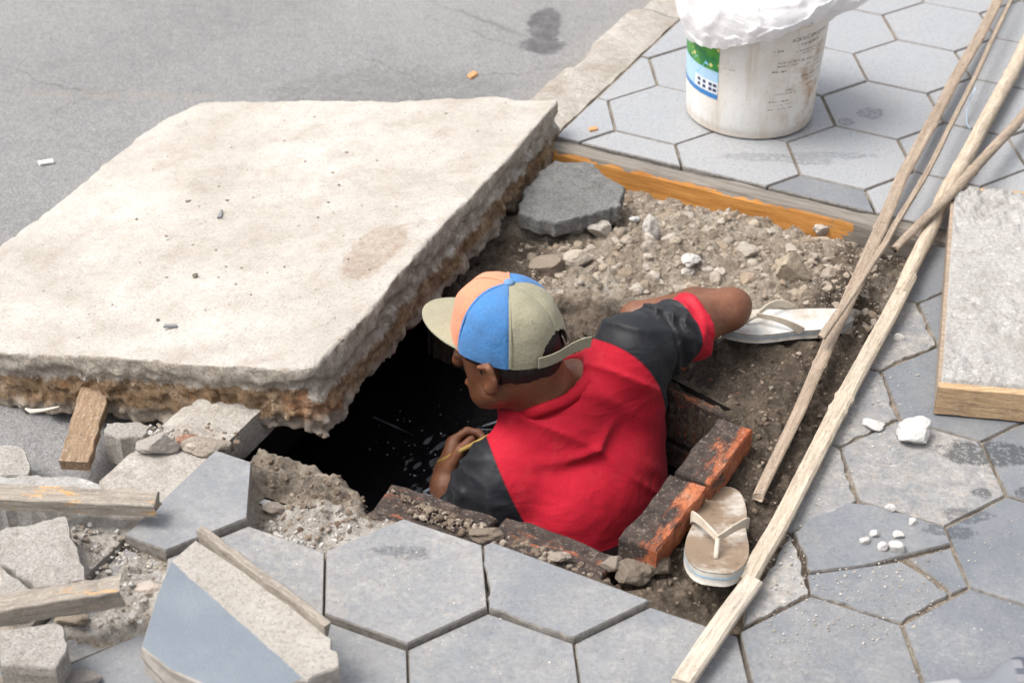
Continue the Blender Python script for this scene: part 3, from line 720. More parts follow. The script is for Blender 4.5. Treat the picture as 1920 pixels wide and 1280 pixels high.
# ================================================================== THINGS
# --- the big concrete cover slab, slid half onto the road
SA, SB, ST = .885, 1.091, .134
ax, ay, az = (math.radians(v) for v in (-2.2, -11.5, -19.9))
slab_M = Matrix.Translation((-.313, 2.278, .121)) @ Matrix.Rotation(az, 4, 'Z') @ Matrix.Rotation(ay, 4, 'Y') @ Matrix.Rotation(ax, 4, 'X')
f = Field((-SA - .04, -.05, -ST - .03), (.06, SB + .05, .02), .0046)
ax3 = [f.lo[k] + f.h * np.arange(f.n[k]) for k in range(3)]
gx, gy, gz = np.meshgrid(*ax3, indexing='ij', sparse=True)
base = np.maximum(np.maximum(np.maximum(gx, -(gx + SA)), np.maximum(-gy, gy - SB)), np.maximum(gz, -(gz + ST)))
band = np.abs(base) < .036
f.F[:] = np.where(base < 0, -.04, .04)
bi = np.argwhere(band); P = f.lo + f.h * bi; x, y, z = P[:, 0], P[:, 1], P[:, 2]; N2 = P * np.array([1, 1, 0])
topw = .006 * fbm(N2 * 5, 3, 31) + .0016 * fbm(N2 * 40, 2, 33)
botw = .012 * fbm(N2 * 14, 3, 41) + .006 * fbm(N2 * 55, 2, 43)
dep = sstep(-.026, -.046, z + .014 * fbm(N2 * 16, 2, 47))          # lower, crumbling layer
rec = .010 * dep + .004 * sstep(-.105, -.130, z)
nz3 = .0035 * fbm(P * 9, 2, 51) + .0055 * fbm(P * 52, 3, 53, .65) * (0.5 + .9 * dep)
sx0, sx1 = x - .028 * y / SB + rec - nz3, -(x + SA - rec + nz3)
sy0, sy1 = -(y - rec + nz3), y - (SB - rec + nz3)
d = np.maximum(np.maximum(sx0, sx1), np.maximum(sy0, sy1))
for (ea, eb, cr) in ((sx0, sy0, .03), (sx0, sy1, .022)):                # rounded right corners
    qx, qy = ea + cr, eb + cr; d = np.maximum(d, np.where((qx > 0) & (qy > 0), np.sqrt(qx * qx + qy * qy) - cr, d))
d = np.maximum(d, (-(x + SA) * .75 + (y - SB) * .66) + .045 + .012 * fbm(N2 * 22, 3, 61))      # chipped left rear corner
zt_, zb_ = z - topw, -(z + ST + botw)
e = .004; qa, qb = d + e, zt_ + e
d2 = np.where((qa > 0) & (qb > 0), np.sqrt(qa * qa + qb * qb) - e, np.maximum(d, zt_))
f.F[bi[:, 0], bi[:, 1], bi[:, 2]] = np.maximum(d2, zb_)
Vs, Qs = f.mesh()
slab_me = mesh_np('concrete_slab', Vs, [Qs], True, M_SLAB)
slab_o = link('concrete_slab', slab_me, label='thick pale concrete cover slab tilted from the pit down onto the road', cat='concrete slab')
slab_o.matrix_world = slab_M
def on_slab(px, py):
    """point of the slab's upper face seen at a pixel"""
    A = at(px, py, 0); o = np.array([0, 0, CAMH]); dr = A - o
    n = np.array(slab_M.to_3x3() @ Vector((0, 0, 1))); p0 = np.array(slab_M.translation)
    return o + dr * (((p0 - o) @ n) / (dr @ n))

# --- stones
def ico(sub=1):
    t = (1 + 5 ** .5) / 2
    V = [(-1, t, 0), (1, t, 0), (-1, -t, 0), (1, -t, 0), (0, -1, t), (0, 1, t), (0, -1, -t), (0, 1, -t), (t, 0, -1), (t, 0, 1), (-t, 0, -1), (-t, 0, 1)]
    F = [(0,11,5),(0,5,1),(0,1,7),(0,7,10),(0,10,11),(1,5,9),(5,11,4),(11,10,2),(10,7,6),(7,1,8),(3,9,4),(3,4,2),(3,2,6),(3,6,8),(3,8,9),(4,9,5),(2,4,11),(6,2,10),(8,6,7),(9,8,1)]
    V = [np.array(v) / np.linalg.norm(v) for v in V]
    for _ in range(sub):
        c = {}; nF = []
        def mid(a, b):
            k = (min(a, b), max(a, b))
            if k not in c: m = V[a] + V[b]; V.append(m / np.linalg.norm(m)); c[k] = len(V) - 1
            return c[k]
        for a, b, d in F: x_, y_, z_ = mid(a, b), mid(b, d), mid(d, a); nF += [(a, x_, z_), (b, y_, x_), (d, z_, y_), (x_, y_, z_)]
        F = nF
    return np.array(V), np.array(F)
ICO = [ico(0), ico(1), ico(2), ico(3)]
TINTS = [(.46, .40, .33), (.55, .51, .46), (.38, .32, .26), (.62, .60, .57), (.50, .46, .41), (.31, .25, .19)]
ROCKS = {}
def rock_shape(r, sub, seed, squash=(1, 1, .7), ang=.28):
    if (sub, seed, ang) in ROCKS: v, F = ROCKS[(sub, seed, ang)]; return v * np.array(squash) * r, F
    V, F = ICO[sub]; rr = np.random.default_rng(seed)
    v = V * (1 + ang * fbm(V * 1.1 + seed * 3.7, 2, seed)[:, None])
    for _ in range(6):                                    # flat broken facets
        n = rr.normal(size=3); n /= np.linalg.norm(n); h = rr.uniform(.55, .85); dd = v @ n - h
        v = v - np.where(dd > 0, dd, 0)[:, None] * n * .9
    if sub >= 2: v = v * (1 + .05 * fbm(V * 5 + seed, 3, seed + 9)[:, None])
    a = rr.uniform(0, 6.28); c, s = math.cos(a), math.sin(a)
    v = v @ np.array([[c, -s, 0], [s, c, 0], [0, 0, 1]]).T
    ROCKS[(sub, seed, ang)] = (v, F)
    return v * np.array(squash) * r, F
def scatter(name, n, sampler, rmin, rmax, power, tints, kind='stuff', label=None, cat=None, seed=1, sub_big=1, sink=.35, zf=None, parent=None):
    rr = np.random.default_rng(seed); VV = []; FF = []; TT = []; o = 0; tries = 0; k = 0
    while k < n and tries < n * 20:
        tries += 1
        s = sampler(rr)
        if s is None: continue
        x_, y_ = s; r = rmin * (rmax / rmin) ** (rr.random() ** power)
        v, F = rock_shape(r, sub_big if r > .004 else 0, int(rr.integers(1, 60)), (1, rr.uniform(.6, 1), rr.uniform(.5, .85)), .3)
        z_ = (zf or soil_z)(x_, y_)
        a_ = rr.random() * 6.28; v = v @ np.array([[math.cos(a_), -math.sin(a_), 0], [math.sin(a_), math.cos(a_), 0], [0, 0, 1]]).T
        VV.append(v + np.array([x_, y_, z_ + r * (.5 - sink)])); FF.append(F + o); o += len(v)
        t = np.array(tints[rr.integers(len(tints))]) * rr.uniform(.75, 1.15); TT.append(np.tile(t, (len(v), 1))); k += 1
    me = mesh_np(name, np.concatenate(VV), [np.concatenate(FF)], False, M_STONE); attr(me, 'tint', np.concatenate(TT))
    return link(name, me, parent, kind=kind, label=label, cat=cat)
def px_sampler(polys, zz=-.02, density=None, nopit=True):
    W = [[at(x_, y_, zz)[:2] for x_, y_ in pl] for pl in polys]
    ar = np.array([abs(poly_area(w)) for w in W]); ar = np.cumsum(ar / ar.sum())
    def s(rr):
        w = np.array(W[int(np.searchsorted(ar, rr.random()))]); lo, hi = w.min(0), w.max(0)
        p = lo + (hi - lo) * rr.random(2)
        if not in_poly(w, p[0], p[1]) or (nopit and in_poly(PIT, p[0], p[1])): return None
        if density is not None and rr.random() > density(p): return None
        return p
    return s
GRAVEL_PX = [(1080, 290), (1560, 410), (1740, 440), (1660, 560), (1620, 640), (1500, 560), (1420, 560), (1260, 540), (1020, 520), (960, 450)]
scatter('gravel', 3000, px_sampler([GRAVEL_PX]), .0016, .019, 4.0, [(.36, .295, .225), (.42, .355, .28), (.47, .41, .34), (.34, .27, .20), (.48, .43, .37), (.40, .335, .265)], label='loose crushed concrete and gravel heaped behind the pit', cat='gravel', seed=3, sink=.75)
scatter('sandy_crumbs', 5500, px_sampler([GRAVEL_PX, [(1080, 290), (1700, 440), (1600, 480), (1060, 360)]]), .0008, .0032, 1.6, [(.42, .35, .27), (.34, .27, .20), (.5, .44, .36), (.56, .52, .46)], label='fine sandy crumbs strewn over the dug-up earth', cat='sand', seed=31, sub_big=0, sink=.4)
EDGE_PX = [[(1330, 660), (1600, 640), (1480, 980), (1400, 1150), (1230, 1120), (1130, 1080), (1290, 930), (1420, 790)], [(500, 850), (640, 880), (740, 930), (600, 1010), (480, 960)], [(380, 800), (500, 840), (470, 870), (370, 850)]]
scatter('soil_crumbs', 1300, px_sampler(EDGE_PX), .0012, .007, 2.2, [(.20, .15, .11), (.12, .085, .06), (.36, .30, .24), (.28, .22, .17), (.22, .17, .13)], label='dark damp crumbs of earth along the pit edge', cat='earth crumbs', seed=4)
scatter('mud_crumbs', 700, px_sampler([[(735, 912), (1112, 1056), (1108, 1072), (920, 1012), (770, 962)]], -.017, None, False), .001, .0075, 2.6, [(.16, .12, .09), (.24, .19, .145), (.34, .29, .235)], label='mud crumbs lying on the front bricks of the pit', cat='mud crumbs', seed=33, zf=lambda a, b: -.0245, sub_big=1)
TILE_DUST = [[(1560, 820), (1640, 640), (1740, 560), (1760, 760), (1700, 860), (1600, 900), (1500, 980)], [(1420, 1060), (1500, 980), (1780, 980), (1760, 1160), (1500, 1270), (1400, 1200)]]
def flat_z(x_, y_): return .001
scatter('cement_grit', 1300, px_sampler(TILE_DUST, 0), .0006, .0028, 2.5, [(.62, .57, .50), (.70, .67, .62), (.5, .43, .35)], label='pale cement grit spilled over the tiles right of the batten', cat='grit', seed=5, zf=flat_z, sub_big=0)
scatter('fine_grit', 900, px_sampler([[(610, 1040), (760, 980), (900, 1030), (1200, 1125), (1380, 1180), (1400, 1280), (640, 1280)], [(480, 985), (600, 1030), (600, 1140), (420, 1060)], [(1550, 1000), (1920, 850), (1920, 1270), (1500, 1270)], [(1080, 200), (1300, 250), (1500, 240), (1700, 260), (1650, 330), (1260, 290)]], 0), .0005, .0020, 2.5, [(.60, .54, .47), (.7, .67, .62)], label='scattered specks of grit on the paving tiles', cat='grit', seed=6, zf=lambda a, b: (-.0095 if b < 1.86 and a < .35 else .0005), sub_big=0)
def road_s(rr):
    p = np.array([rr.uniform(-1.3, .2), rr.uniform(2.9, 4.1)]); return p if (p - K_OUT) @ KN < -.02 else None
scatter('road_grit', 350, road_s, .0006, .0032, 3, [(.4, .36, .3), (.55, .5, .44), (.2, .19, .18)], label='sparse grit scattered on the grey road', cat='grit', seed=8, zf=lambda a, b: ROAD_Z, sub_big=0)
def slab_grit():
    rr = np.random.default_rng(9); VV = []; FF = []; TT = []; o = 0
    for k in range(420):
        u_, v_ = -SA + .03 + (SA - .05) * rr.random(), .03 + (SB - .05) * rr.random(); r = .0008 * (6 ** (rr.random() ** 3))
        v, F = rock_shape(r, 0, int(rr.integers(1, 50)), (1, .8, .6))
        zz = .006 * fbm(np.array([[u_, v_, 0]]) * 5, 3, 31)[0]
        w = np.array(slab_M @ Vector((u_, v_, zz + r * .2))); VV.append(v + w); FF.append(F + o); o += len(v)
        TT.append(np.tile(np.array(TINTS[rr.integers(6)]) * rr.uniform(.5, 1.1), (len(v), 1)))
    me = mesh_np('slab_grit', np.concatenate(VV), [np.concatenate(FF)], False, M_STONE); attr(me, 'tint', np.concatenate(TT))
    link('slab_grit', me, kind='stuff', label='tiny crumbs lying on the pale slab', cat='grit')
slab_grit()

def stone(px, py, r, seed, label, tint=(.5, .46, .4), sq=(1, .8, .65), z=None, name='rubble_stone', cat='stone', sub=3, group=None, rot=0):
    zz = soil_z(*at(px, py, -.02)[:2]) if z is None else z
    p = at(px, py, zz + r * sq[2] * .4)
    v, F = rock_shape(r, sub, seed, sq, .3)
    if rot: c, s = math.cos(rot), math.sin(rot); v = v @ np.array([[c, -s, 0], [s, c, 0], [0, 0, 1]]).T
    me = mesh_np(name, v, [F], False, M_STONE); attr(me, 'tint', np.tile(np.array(tint), (len(v), 1)))
    o = link(name, me, None, (p[0], p[1], zz + r * sq[2] * .42), label=label, cat=cat, group=group); return o
G = 'rubble lumps behind the pit'
stone(1078, 428, .034, 3, 'rounded grey rubble lump below the dark broken tile', (.46, .41, .36), group=G)
stone(1128, 432, .026, 5, 'smaller rubble lump right beside the rounded one below the broken tile', (.47, .43, .38), group=G)
stone(1219, 432, .030, 8, 'upright pale flake of concrete in the gravel', (.58, .55, .51), (.6, .45, 1.0), group=G)
stone(1190, 412, .012, 12, 'small whitish chip left of the upright flake', (.66, .65, .64), (1, .7, .6), group=G)
stone(1030, 500, .034, 14, 'brownish squared rock just above the cap', (.28, .23, .18), (1, .85, .75), group=G)
stone(1085, 485, .026, 17, 'pale knobbly lump right of the brown squared rock', (.48, .42, .35), group=G)
stone(1295, 488, .018, 21, 'small white stone in the middle of the gravel', (.62, .60, .57), group=G)
stone(1290, 508, .016, 22, 'whitish stone touching the small white one, nearer the sleeve', (.58, .54, .49), group=G)
stone(1398, 470, .023, 25, 'knobbly tan lump right of the gravel heap centre', (.50, .45, .38), group=G)
stone(1480, 505, .042, 27, 'biggest tan lump of hardened mortar near the upper flip-flop', (.43, .36, .27), (.85, .7, .95), group=G)
stone(1394, 360, .017, 31, 'pale broken chip against the orange beam face', (.55, .54, .52), (1, .8, .8), group=G)
stone(1414, 376, .020, 33, 'flat whitish flake under the chip at the orange beam', (.66, .66, .66), (1, .5, .3), group=G)
stone(1478, 398, .015, 35, 'round white stone below the orange end of the beam', (.62, .60, .57), group=G)
stone(1180, 452, .019, 37, 'dull lump halfway between the broken tile and the upright flake', (.40, .34, .28), group=G)
stone(1260, 448, .020, 39, 'flattish sandy lump right of the upright flake', (.48, .43, .37), group=G)
stone(1540, 430, .018, 41, 'grey lump between the gravel heap and the thin lath', (.46, .42, .37), group=G)
G2 = 'white stones on the right tiles'
stone(1712, 808, .034, 57, 'largest chalk white stone on the tiles near the formwork box', (.66, .65, .63), (.95, .85, .8), 0, group=G2)
stone(1638, 796, .021, 54, 'flat white stone left of the largest chalk stone', (.68, .67, .64), (1, .75, .5), 0, group=G2)
stone(1686, 633, .010, 56, 'small round white stone by the pale batten, left of the formwork box', (.68, .66, .62), (1, .9, .8), 0, group=G2)
for i, (a, b, r) in enumerate(((1622, 1012, .009), (1640, 1000, .008), (1684, 1002, .010), (1683, 1024, .014), (1655, 1024, .010), (1712, 978, .008), (1668, 953, .009))):
    stone(a, b, r, 60 + i, ('white crumb at the left of the little heap on the cracked tile', 'tiny white crumb above the leftmost one on the cracked tile', 'white crumb at the back of the little heap', 'biggest white crumb of the little heap on the cracked tile', 'white crumb below the middle of the little heap', 'white crumb near the right corner of the cracked tile', 'lone white crumb behind the cracked tile heap')[i], (.66, .645, .62), (1, .85, .8), .004, 'concrete_crumb', 'stone', 2, 'concrete crumbs on the cracked tile')
G3 = 'rubble beside the left tiles'
stone(300, 832, .034, 71, 'grey cobble lying on the kerb below the slab', (.36, .33, .30), (1.1, .6, .6), .004, group=G3)
stone(352, 824, .017, 73, 'reddish brick crumb right of the grey cobble', (.42, .24, .17), (1, .8, .7), .004, group=G3)
stone(362, 838, .012, 74, 'tiny cream pebble beside the reddish brick crumb', (.5, .44, .36), (1, .8, .7), .004, group=G3)
stone(392, 836, .030, 76, 'dusty lump at the broken end of the kerb, nearest the pit', (.38, .33, .28), (1.2, .7, .6), -.002, group=G3)
stone(494, 945, .016, 78, 'sharp white chip at the right edge of the raised tile', (.66, .65, .63), (1, .6, .4), group=G3)
stone(512, 952, .018, 79, 'dusty stone behind the sharp white chip', (.36, .31, .26), (1, .8, .7), group=G3)
stone(180, 1030, .040, 81, 'crumbly pale mortar lump between the left tiles', (.46, .43, .39), (1.1, .9, .5), -.03, group=G3)
stone(280, 1105, .022, 83, 'pinkish white mortar crumb left of the tipped tile', (.55, .48, .42), (1.2, .8, .5), -.012, group=G3)
stone(130, 1160, .020, 85, 'brown pebble under the lower batten', (.33, .28, .22), (1.2, .8, .6), -.005, group=G3)
stone(145, 1272, .022, 87, 'flat grey stone at the bottom edge, left of the tipped tile', (.38, .35, .32), (1.3, .8, .4), -.006, group=G3)
# crumbly mortar under the left pieces
scatter('mortar_crumbs', 1500, px_sampler([[(140, 990), (240, 1010), (320, 1060), (300, 1160), (200, 1190), (130, 1100)], [(270, 800), (400, 830), (380, 850), (280, 840)], [(500, 930), (740, 965), (600, 1020), (490, 985)], [(100, 870), (190, 860), (170, 920), (60, 910)]], -.01), .001, .006, 2.3, [(.55, .51, .46), (.68, .66, .63), (.33, .28, .23)], label='pale mortar crumbs between the broken pieces on the left', cat='mortar crumbs', seed=15, zf=lambda a, b: soil_z(a, b) if (np.array([a, b]) - K_IN) @ KN > 0 else (.003 if (np.array([a, b]) - K_OUT) @ KN > 0 else ROAD_Z + .03))

# --- broken plates on the left and behind the pit
def plate(name, px, z, th, label, mat, cat, tilt=None, rag=None, seed=0, cham=.003, amp=.003, rough=.0015, group=None, dust=0.0):
    """plate whose upper outline shows at the pixels px; z: height, tilt: slopes (dz/dx, dz/dy) about the first corner"""
    p0 = at(*px[0], z); sx, sy = tilt or (0, 0); W = []
    o = np.array([0, 0, CAMH])
    for q in px:
        dr = at(*q, 0) - o; n = np.array([-sx, -sy, 1.0]); W.append((o + dr * (((p0 - o) @ n) / (dr @ n))))
    c = np.mean(W, axis=0); pl = [(w[0] - c[0], w[1] - c[1]) for w in W]
    if poly_area(pl) < 0: pl = pl[::-1]; n_ = len(pl); rag = None if rag is None else ([(n_ - 2 - i) % n_ for i in rag] if rag != 'all' else 'all')
    if rag is not None: pl = ragged(pl, None if rag == 'all' else rag, .009, amp, seed)
    zt = lambda x_, y_: sx * x_ + sy * y_
    me = prism(name, pl, zt, lambda x_, y_: sx * x_ + sy * y_ - th, cham, mat, rough, seed)
    if mat is M_TILE: set_dust_sheen(me, dust)
    return link(name, me, None, c, label=label, cat=cat, group=group)
GB = 'broken paving pieces on the left'
plate('broken_paving_tile', [(985, 350), (1042, 300), (1110, 305), (1172, 350), (1165, 385), (1110, 402), (1040, 420), (972, 398)], .006, .03, 'dark grey broken tile half under the slab beside the beam', mat_concrete('dark_tile_back', (.14, .14, .138), (.23, .228, .22), 200, .85, (.36, .35, .33)), 'broken tile', (0.02, .10), 'all', 3, amp=.005)
plate('broken_paving_tile', [(0, 993), (120, 966), (142, 1020), (162, 1087), (66, 1103), (40, 1080), (0, 1054)], .050, .045, 'flat grey upturned tile piece above the lower batten', M_MORTAR, 'broken tile', (.02, .03), 'all', 5, group=GB)
plate('broken_paving_tile', [(0, 1062), (58, 1104), (40, 1125), (0, 1132)], .044, .045, 'grey corner piece split off the upturned tile at the left edge', M_MORTAR, 'broken tile', (.02, .03), 'all', 6, group=GB)
plate('broken_paving_tile', [(0, 1182), (103, 1166), (127, 1205), (125, 1220), (104, 1252), (0, 1244)], .062, .042, 'thick grey tile piece with rusty face in the bottom left corner', M_MORTAR, 'broken tile', (0, .0), [1, 2, 3], 7, group=GB, amp=.004)
plate('broken_paving_tile', [(-40, 838), (20, 833), (45, 842), (53, 862), (53, 890), (-40, 893)], ROAD_Z + .055, .05, 'grey tile block standing on the road at the left edge', M_MORTAR, 'broken tile', (0, 0), 'all', 8, group=GB)
plate('broken_paving_tile', [(-60, 893), (60, 890), (170, 900), (205, 912), (180, 925), (-60, 925)], -.02, .10, 'whitish mortar-covered chunk behind the upper batten', M_FILL, 'broken tile', (0, .02), 'all', 9, group=GB, amp=.004)
plate('broken_paving_tile', [(200, 792), (262, 790), (285, 798), (268, 818), (225, 822), (196, 812)], -.05, .06, 'shadowed grey chunk under the slab edge right of the tan plank', M_MORTAR, 'broken tile', (0, 0), 'all', 10, group=GB)

# the tipped tile in front: blue face up, a dusty cement band, one rough broken end
tp = [(367, 1011), (500, 1098), (612, 1190), (636, 1232), (590, 1265), (478, 1300), (400, 1290), (320, 1255), (265, 1212), (292, 1120), (319, 1052)]
m = MB('tipped_tile', .45, .5); p = m.pos(); x, y, z = m.sep(p)
A0, A1 = at(330, 1062, .075), at(528, 1250, .06); dd = (A1 - A0)[:2]; dd /= np.linalg.norm(dd); nn = (-dd[1], dd[0])
sd = m.math('ADD', m.math('MULTIPLY', m.math('SUBTRACT', x, float(A0[0])), float(nn[0])), m.math('MULTIPLY', m.math('SUBTRACT', y, float(A0[1])), float(nn[1])))
sd = m.math('ADD', sd, m.math('MULTIPLY', m.math('SUBTRACT', m.noise(p, 40, 4), .5), .006))
band = m.sstep(sd, -.0015, .0015)
c = m.ramp(m.noise(p, 8, 5), [(.3, (.125, .152, .182)), (.7, (.185, .21, .24))]); c = m.mix(m.math('MULTIPLY', m.ramp(m.vor(p, 130), [(.05, 1), (.1, 0)]), .5), c, (.5, .47, .43))
cb = m.ramp(m.noise(p, 14, 6, .7), [(.3, (.29, .265, .235)), (.7, (.39, .365, .33))]); cb = m.mix(m.ramp(m.noise(p, 170, 3, .85), [(.36, .7), (.5, 0)]), cb, (.17, .15, .13)); cb = m.mix(m.ramp(m.noise(p, 130, 3, .85), [(.56, 0), (.72, .6)]), cb, (.52, .49, .45))
nzv = m.sep(m.n('ShaderNodeNewGeometry').outputs['True Normal'])[2]
c = m.mix(band, c, cb); c = m.mix(m.sstep(nzv, .8, .5), c, m.ramp(m.noise(p, 30, 5), [(.3, (.26, .235, .205)), (.7, (.44, .41, .37))]))
m.col(c); m.rough(m.mix(band, (.42, .42, .42), (.92, .92, .92))); m.bump(m.noise(p, 170, 4, .85), .5, .004)
plate('tipped_paving_tile', tp, .082, .046, 'tipped tile with blue-grey corner and sandy cement band across it', m.m, 'broken tile', (.05, .06), [2, 3, 4], 12, group=GB, amp=.007, rough=.003)

# --- battens and planks
def batten(px, zs_, w, h, label, mat, name='wooden_batten', cat='batten', n=14, wob=.0015, seed=1, endrag=.006, group=None, sec=None, up=(0, 0, 1)):
    P = [at(a, b, zz) for (a, b), zz in zip(px, zs_)]; rr = random.Random(seed)
    pts = []
    for i in range(len(P) - 1):
        for j in range(n): pts.append(P[i] + (P[i + 1] - P[i]) * j / n)
    pts.append(P[-1]); c = np.mean(pts, axis=0)
    d0 = P[-1] - P[0]; ang = math.atan2(d0[1], d0[0]); ca, sa = math.cos(-ang), math.sin(-ang)
    L = []
    for q in pts:
        v = q - c; v = np.array([ca * v[0] - sa * v[1], sa * v[0] + ca * v[1], v[2]]); L.append(v + np.array([0, rr.uniform(-wob, wob), rr.uniform(-wob, wob) * .6]))
    s_ = sec or rectsec(w, h); sc = [(1 + rr.uniform(-.03, .03), 1 + rr.uniform(-.03, .03)) for _ in L]
    me = sweep(name, L, s_, sc, mat=mat, up=up)
    k = len(s_)                                            # broken ends
    for e_, sg in ((0, -1), (len(L) - 1, 1)):
        for j in range(k): me.vertices[e_ * k + j].co.x += sg * rr.uniform(-endrag, endrag)
    o = link(name, me, None, c, label=label, cat=cat, group=group); o.rotation_euler = (0, 0, ang)
    return o
GW = 'scrap battens on the left'
batten([(-70, 928), (291, 944)], (.045, .045), .036, .022, 'grey batten with fresh orange wood on top, upper one on the left', M_GREYWOOD, seed=2, group=GW, endrag=.008)
batten([(-70, 1155), (228, 1108)], (.072, .070), .034, .030, 'grey batten resting on the tile pieces, lower one on the left', M_GREYWOOD, seed=3, group=GW)
batten([(180, 735), (140, 872)], (-.05, -.075), .050, .02, 'tan plank end sticking out from under the slab', mat_wood('tan_plank', (.17, .11, .065), (.36, .25, .16)), 'wooden_plank', 'plank', seed=4, group=GW)
batten([(377, 1006), (612, 1180)], (.082, .080), .012, .034, 'thin grey batten along the upper edge of the tipped tile', mat_wood('plain_grey_batten', (.20, .175, .148), (.37, .325, .27)), seed=5, group=GW)
# beam between the dug-up earth and the tiles
b0, b1 = BEAM_A - BD * .06 - BN * .012, BEAM_B + BD * .05 - BN * .012
cc = (b0 + b1) / 2; Lb = np.linalg.norm(b1 - b0); N_ = 60; rr = random.Random(9)
V = []; F = []; prof = [(-.022, -.085), (-.0225, -.05), (-.021, -.012), (-.017, -.003), (.0, .0), (.018, -.001), (.020, -.085)]
for i in range(N_ + 1):
    t = -Lb / 2 + Lb * i / N_
    for (a, b) in prof:
        nn_ = fbm(np.array([[t * 14, a * 60, b * 60]]), 3, 77)[0]
        V.append((t, a + nn_ * .0025, b + nn_ * .002 - .002))
k = len(prof)
for i in range(N_):
    for j in range(k - 1): F.append((i * k + j, i * k + j + 1, (i + 1) * k + j + 1, (i + 1) * k + j))
F.append(tuple(range(k))); F.append(tuple(N_ * k + j for j in reversed(range(k)))); F = [f_[::-1] for f_ in F]
m = MB('split_beam', .8, .3); p = m.obj(); x, y, z = m.sep(p)
g = m.noise(m.scale(p, (10, 120, 120)), 1, 6, .65, .5)
c = m.ramp(g, [(.3, (.12, .105, .09)), (.7, (.27, .24, .205))])
face = m.sstep(y, -.0165, -.0195)
lim = m.math('MULTIPLY', m.math('SUBTRACT', m.noise(m.scale(p, (16, 1, 40)), 1, 4, .7), .5), .05)
fr_ = m.math('MULTIPLY', face, m.sstep(m.math('ADD', z, lim), -.007, -.010))
fr_ = m.math('MULTIPLY', fr_, m.sstep(m.math('ADD', x, m.math('MULTIPLY', lim, 2.0)), .235, .225))
blot = m.sstep(m.math('ADD', m.noise(m.scale(p, (12, 30, 30)), 1, 4, .6), m.math('MULTIPLY', m.math('SUBTRACT', x, 0.12), .6)), .66, .60)
fr_ = m.math('MULTIPLY', fr_, m.math('MAXIMUM', blot, .15))
c = m.mix(fr_, c, m.ramp(m.noise(m.scale(p, (8, 60, 60)), 1, 6, .7), [(.3, (.36, .145, .03)), (.7, (.60, .30, .085))]))
m.col(c); m.bump(g, .4, .003); m.bump(m.noise(m.scale(p, (30, 200, 200)), 1, 4), .3, .003)
beam = link('timber_beam', mesh_py('timber_beam', V, F, mat=m.m), None, (cc[0], cc[1], 0), label='timber beam with split orange face along the edge of the tiles', cat='beam'); beam.rotation_euler = (0, 0, math.atan2(BD[1], BD[0]))
M_CHIP = mat_plain('orange_wood_chip', (.50, .25, .10), .8, .3, .5, (.62, .38, .2), 60)
plate('wood_chip', [(1234, 292), (1246, 285), (1258, 312), (1246, 317)], -.006, .008, 'orange wood splinter standing out of the beam face', M_CHIP, 'wood chip', (0, .8), None, 2, .001, rough=.001)
plate('wood_chip', [(1104, 239), (1118, 236), (1121, 241), (1106, 244)], .006, .005, 'small orange wood chip on the tile above the beam', M_CHIP, 'wood chip', None, None, 3, .001)
plate('wood_chip', [(876, 140), (888, 132), (896, 137), (882, 146)], ROAD_Z + .006, .005, 'orange chip lying alone on the road', M_CHIP, 'wood chip', None, None, 4, .001)
plate('paper_scrap', [(70, 302), (98, 297), (100, 303), (75, 307)], ROAD_Z + .006, .004, 'pale scrap on the road at far left', mat_plain('pale_scrap', (.62, .6, .56), .8), 'scrap', None, None, 5, .001)
for i, (a, b, lb) in enumerate(((413, 403, 'thin grey splinter on the slab, long one'), (320, 613, 'grey flake on the slab near its front edge'))):
    c_ = on_slab(a, b); me = prism('stone_flake', [(-.004, -.014), (.004, -.012), (.003, .014), (-.002, .015)] if i == 0 else [(-.012, -.003), (.012, -.001), (.010, .005), (-.008, .004)], .004, 0, .001, mat_plain('grey_flake', (.22, .22, .23), .7)); o = link('stone_flake', me, None, c_, label=lb, cat='flake')
for i, (a, b, r) in enumerate(((354, 380, .007), (365, 518, .006), (640, 640, .005))):
    c_ = on_slab(a, b); v, F = rock_shape(r, 2, 90 + i, (1, .8, .7)); me = mesh_np('pebble', v, [F], False, M_STONE); attr(me, 'tint', np.tile((.22, .19, .15), (len(v), 1))); link('pebble', me, None, c_ + np.array([0, 0, r * .3]), label=('brown pebble on the slab, farthest of the lone pebbles', 'brown pebble in the middle of the slab', 'brown pebble near the right front of the slab')[i], cat='pebble')
root_px = [(118, 742), (92, 748), (66, 751), (56, 746)]
P = [at(a, b, z_) for (a, b), z_ in zip(root_px, (.0, -.012, -.022, -.026))]
link('root', sweep('root', [p_ + np.array([0, -.03, 0]) for p_ in P], circle(.0035, 6), [(.5, .5), (.8, .8), (1.2, 1.2), (.6, .6)], mat=mat_plain('pale_root', (.55, .48, .40), .8), smooth=True), label='pale dry root hanging from the slab front on the left', cat='root')

# --- loose bricks on the right edge of the pit
for i, (pts, lb) in enumerate((([(1158, 1006), (1255, 885), (1328, 912), (1232, 1034)], 'sooty orange brick beside the lower flip-flop, nearer of the two'), ([(1272, 884), (1332, 785), (1428, 800), (1325, 905)], 'sooty orange brick behind the other, with its long face lit'))):
    W = [at(a, b, .022) for a, b in pts]; c = np.mean(W, axis=0); d = ((W[1] - W[0]) + (W[2] - W[3])) / 2; w_ = ((W[3] - W[0]) + (W[2] - W[1])) / 2
    L_, W_ = np.linalg.norm(d), abs(w_[0] * d[1] - w_[1] * d[0]) / np.linalg.norm(d)
    place_brick(None, 'brick', brick_mesh(L_ * .98, W_ * .95, .05, 40 + i, .07, .10, .0024), (c[0], c[1], -.003), math.atan2(d[1], d[0]), (0, .0), label=lb, cat='brick', group='loose bricks on the pit edge')
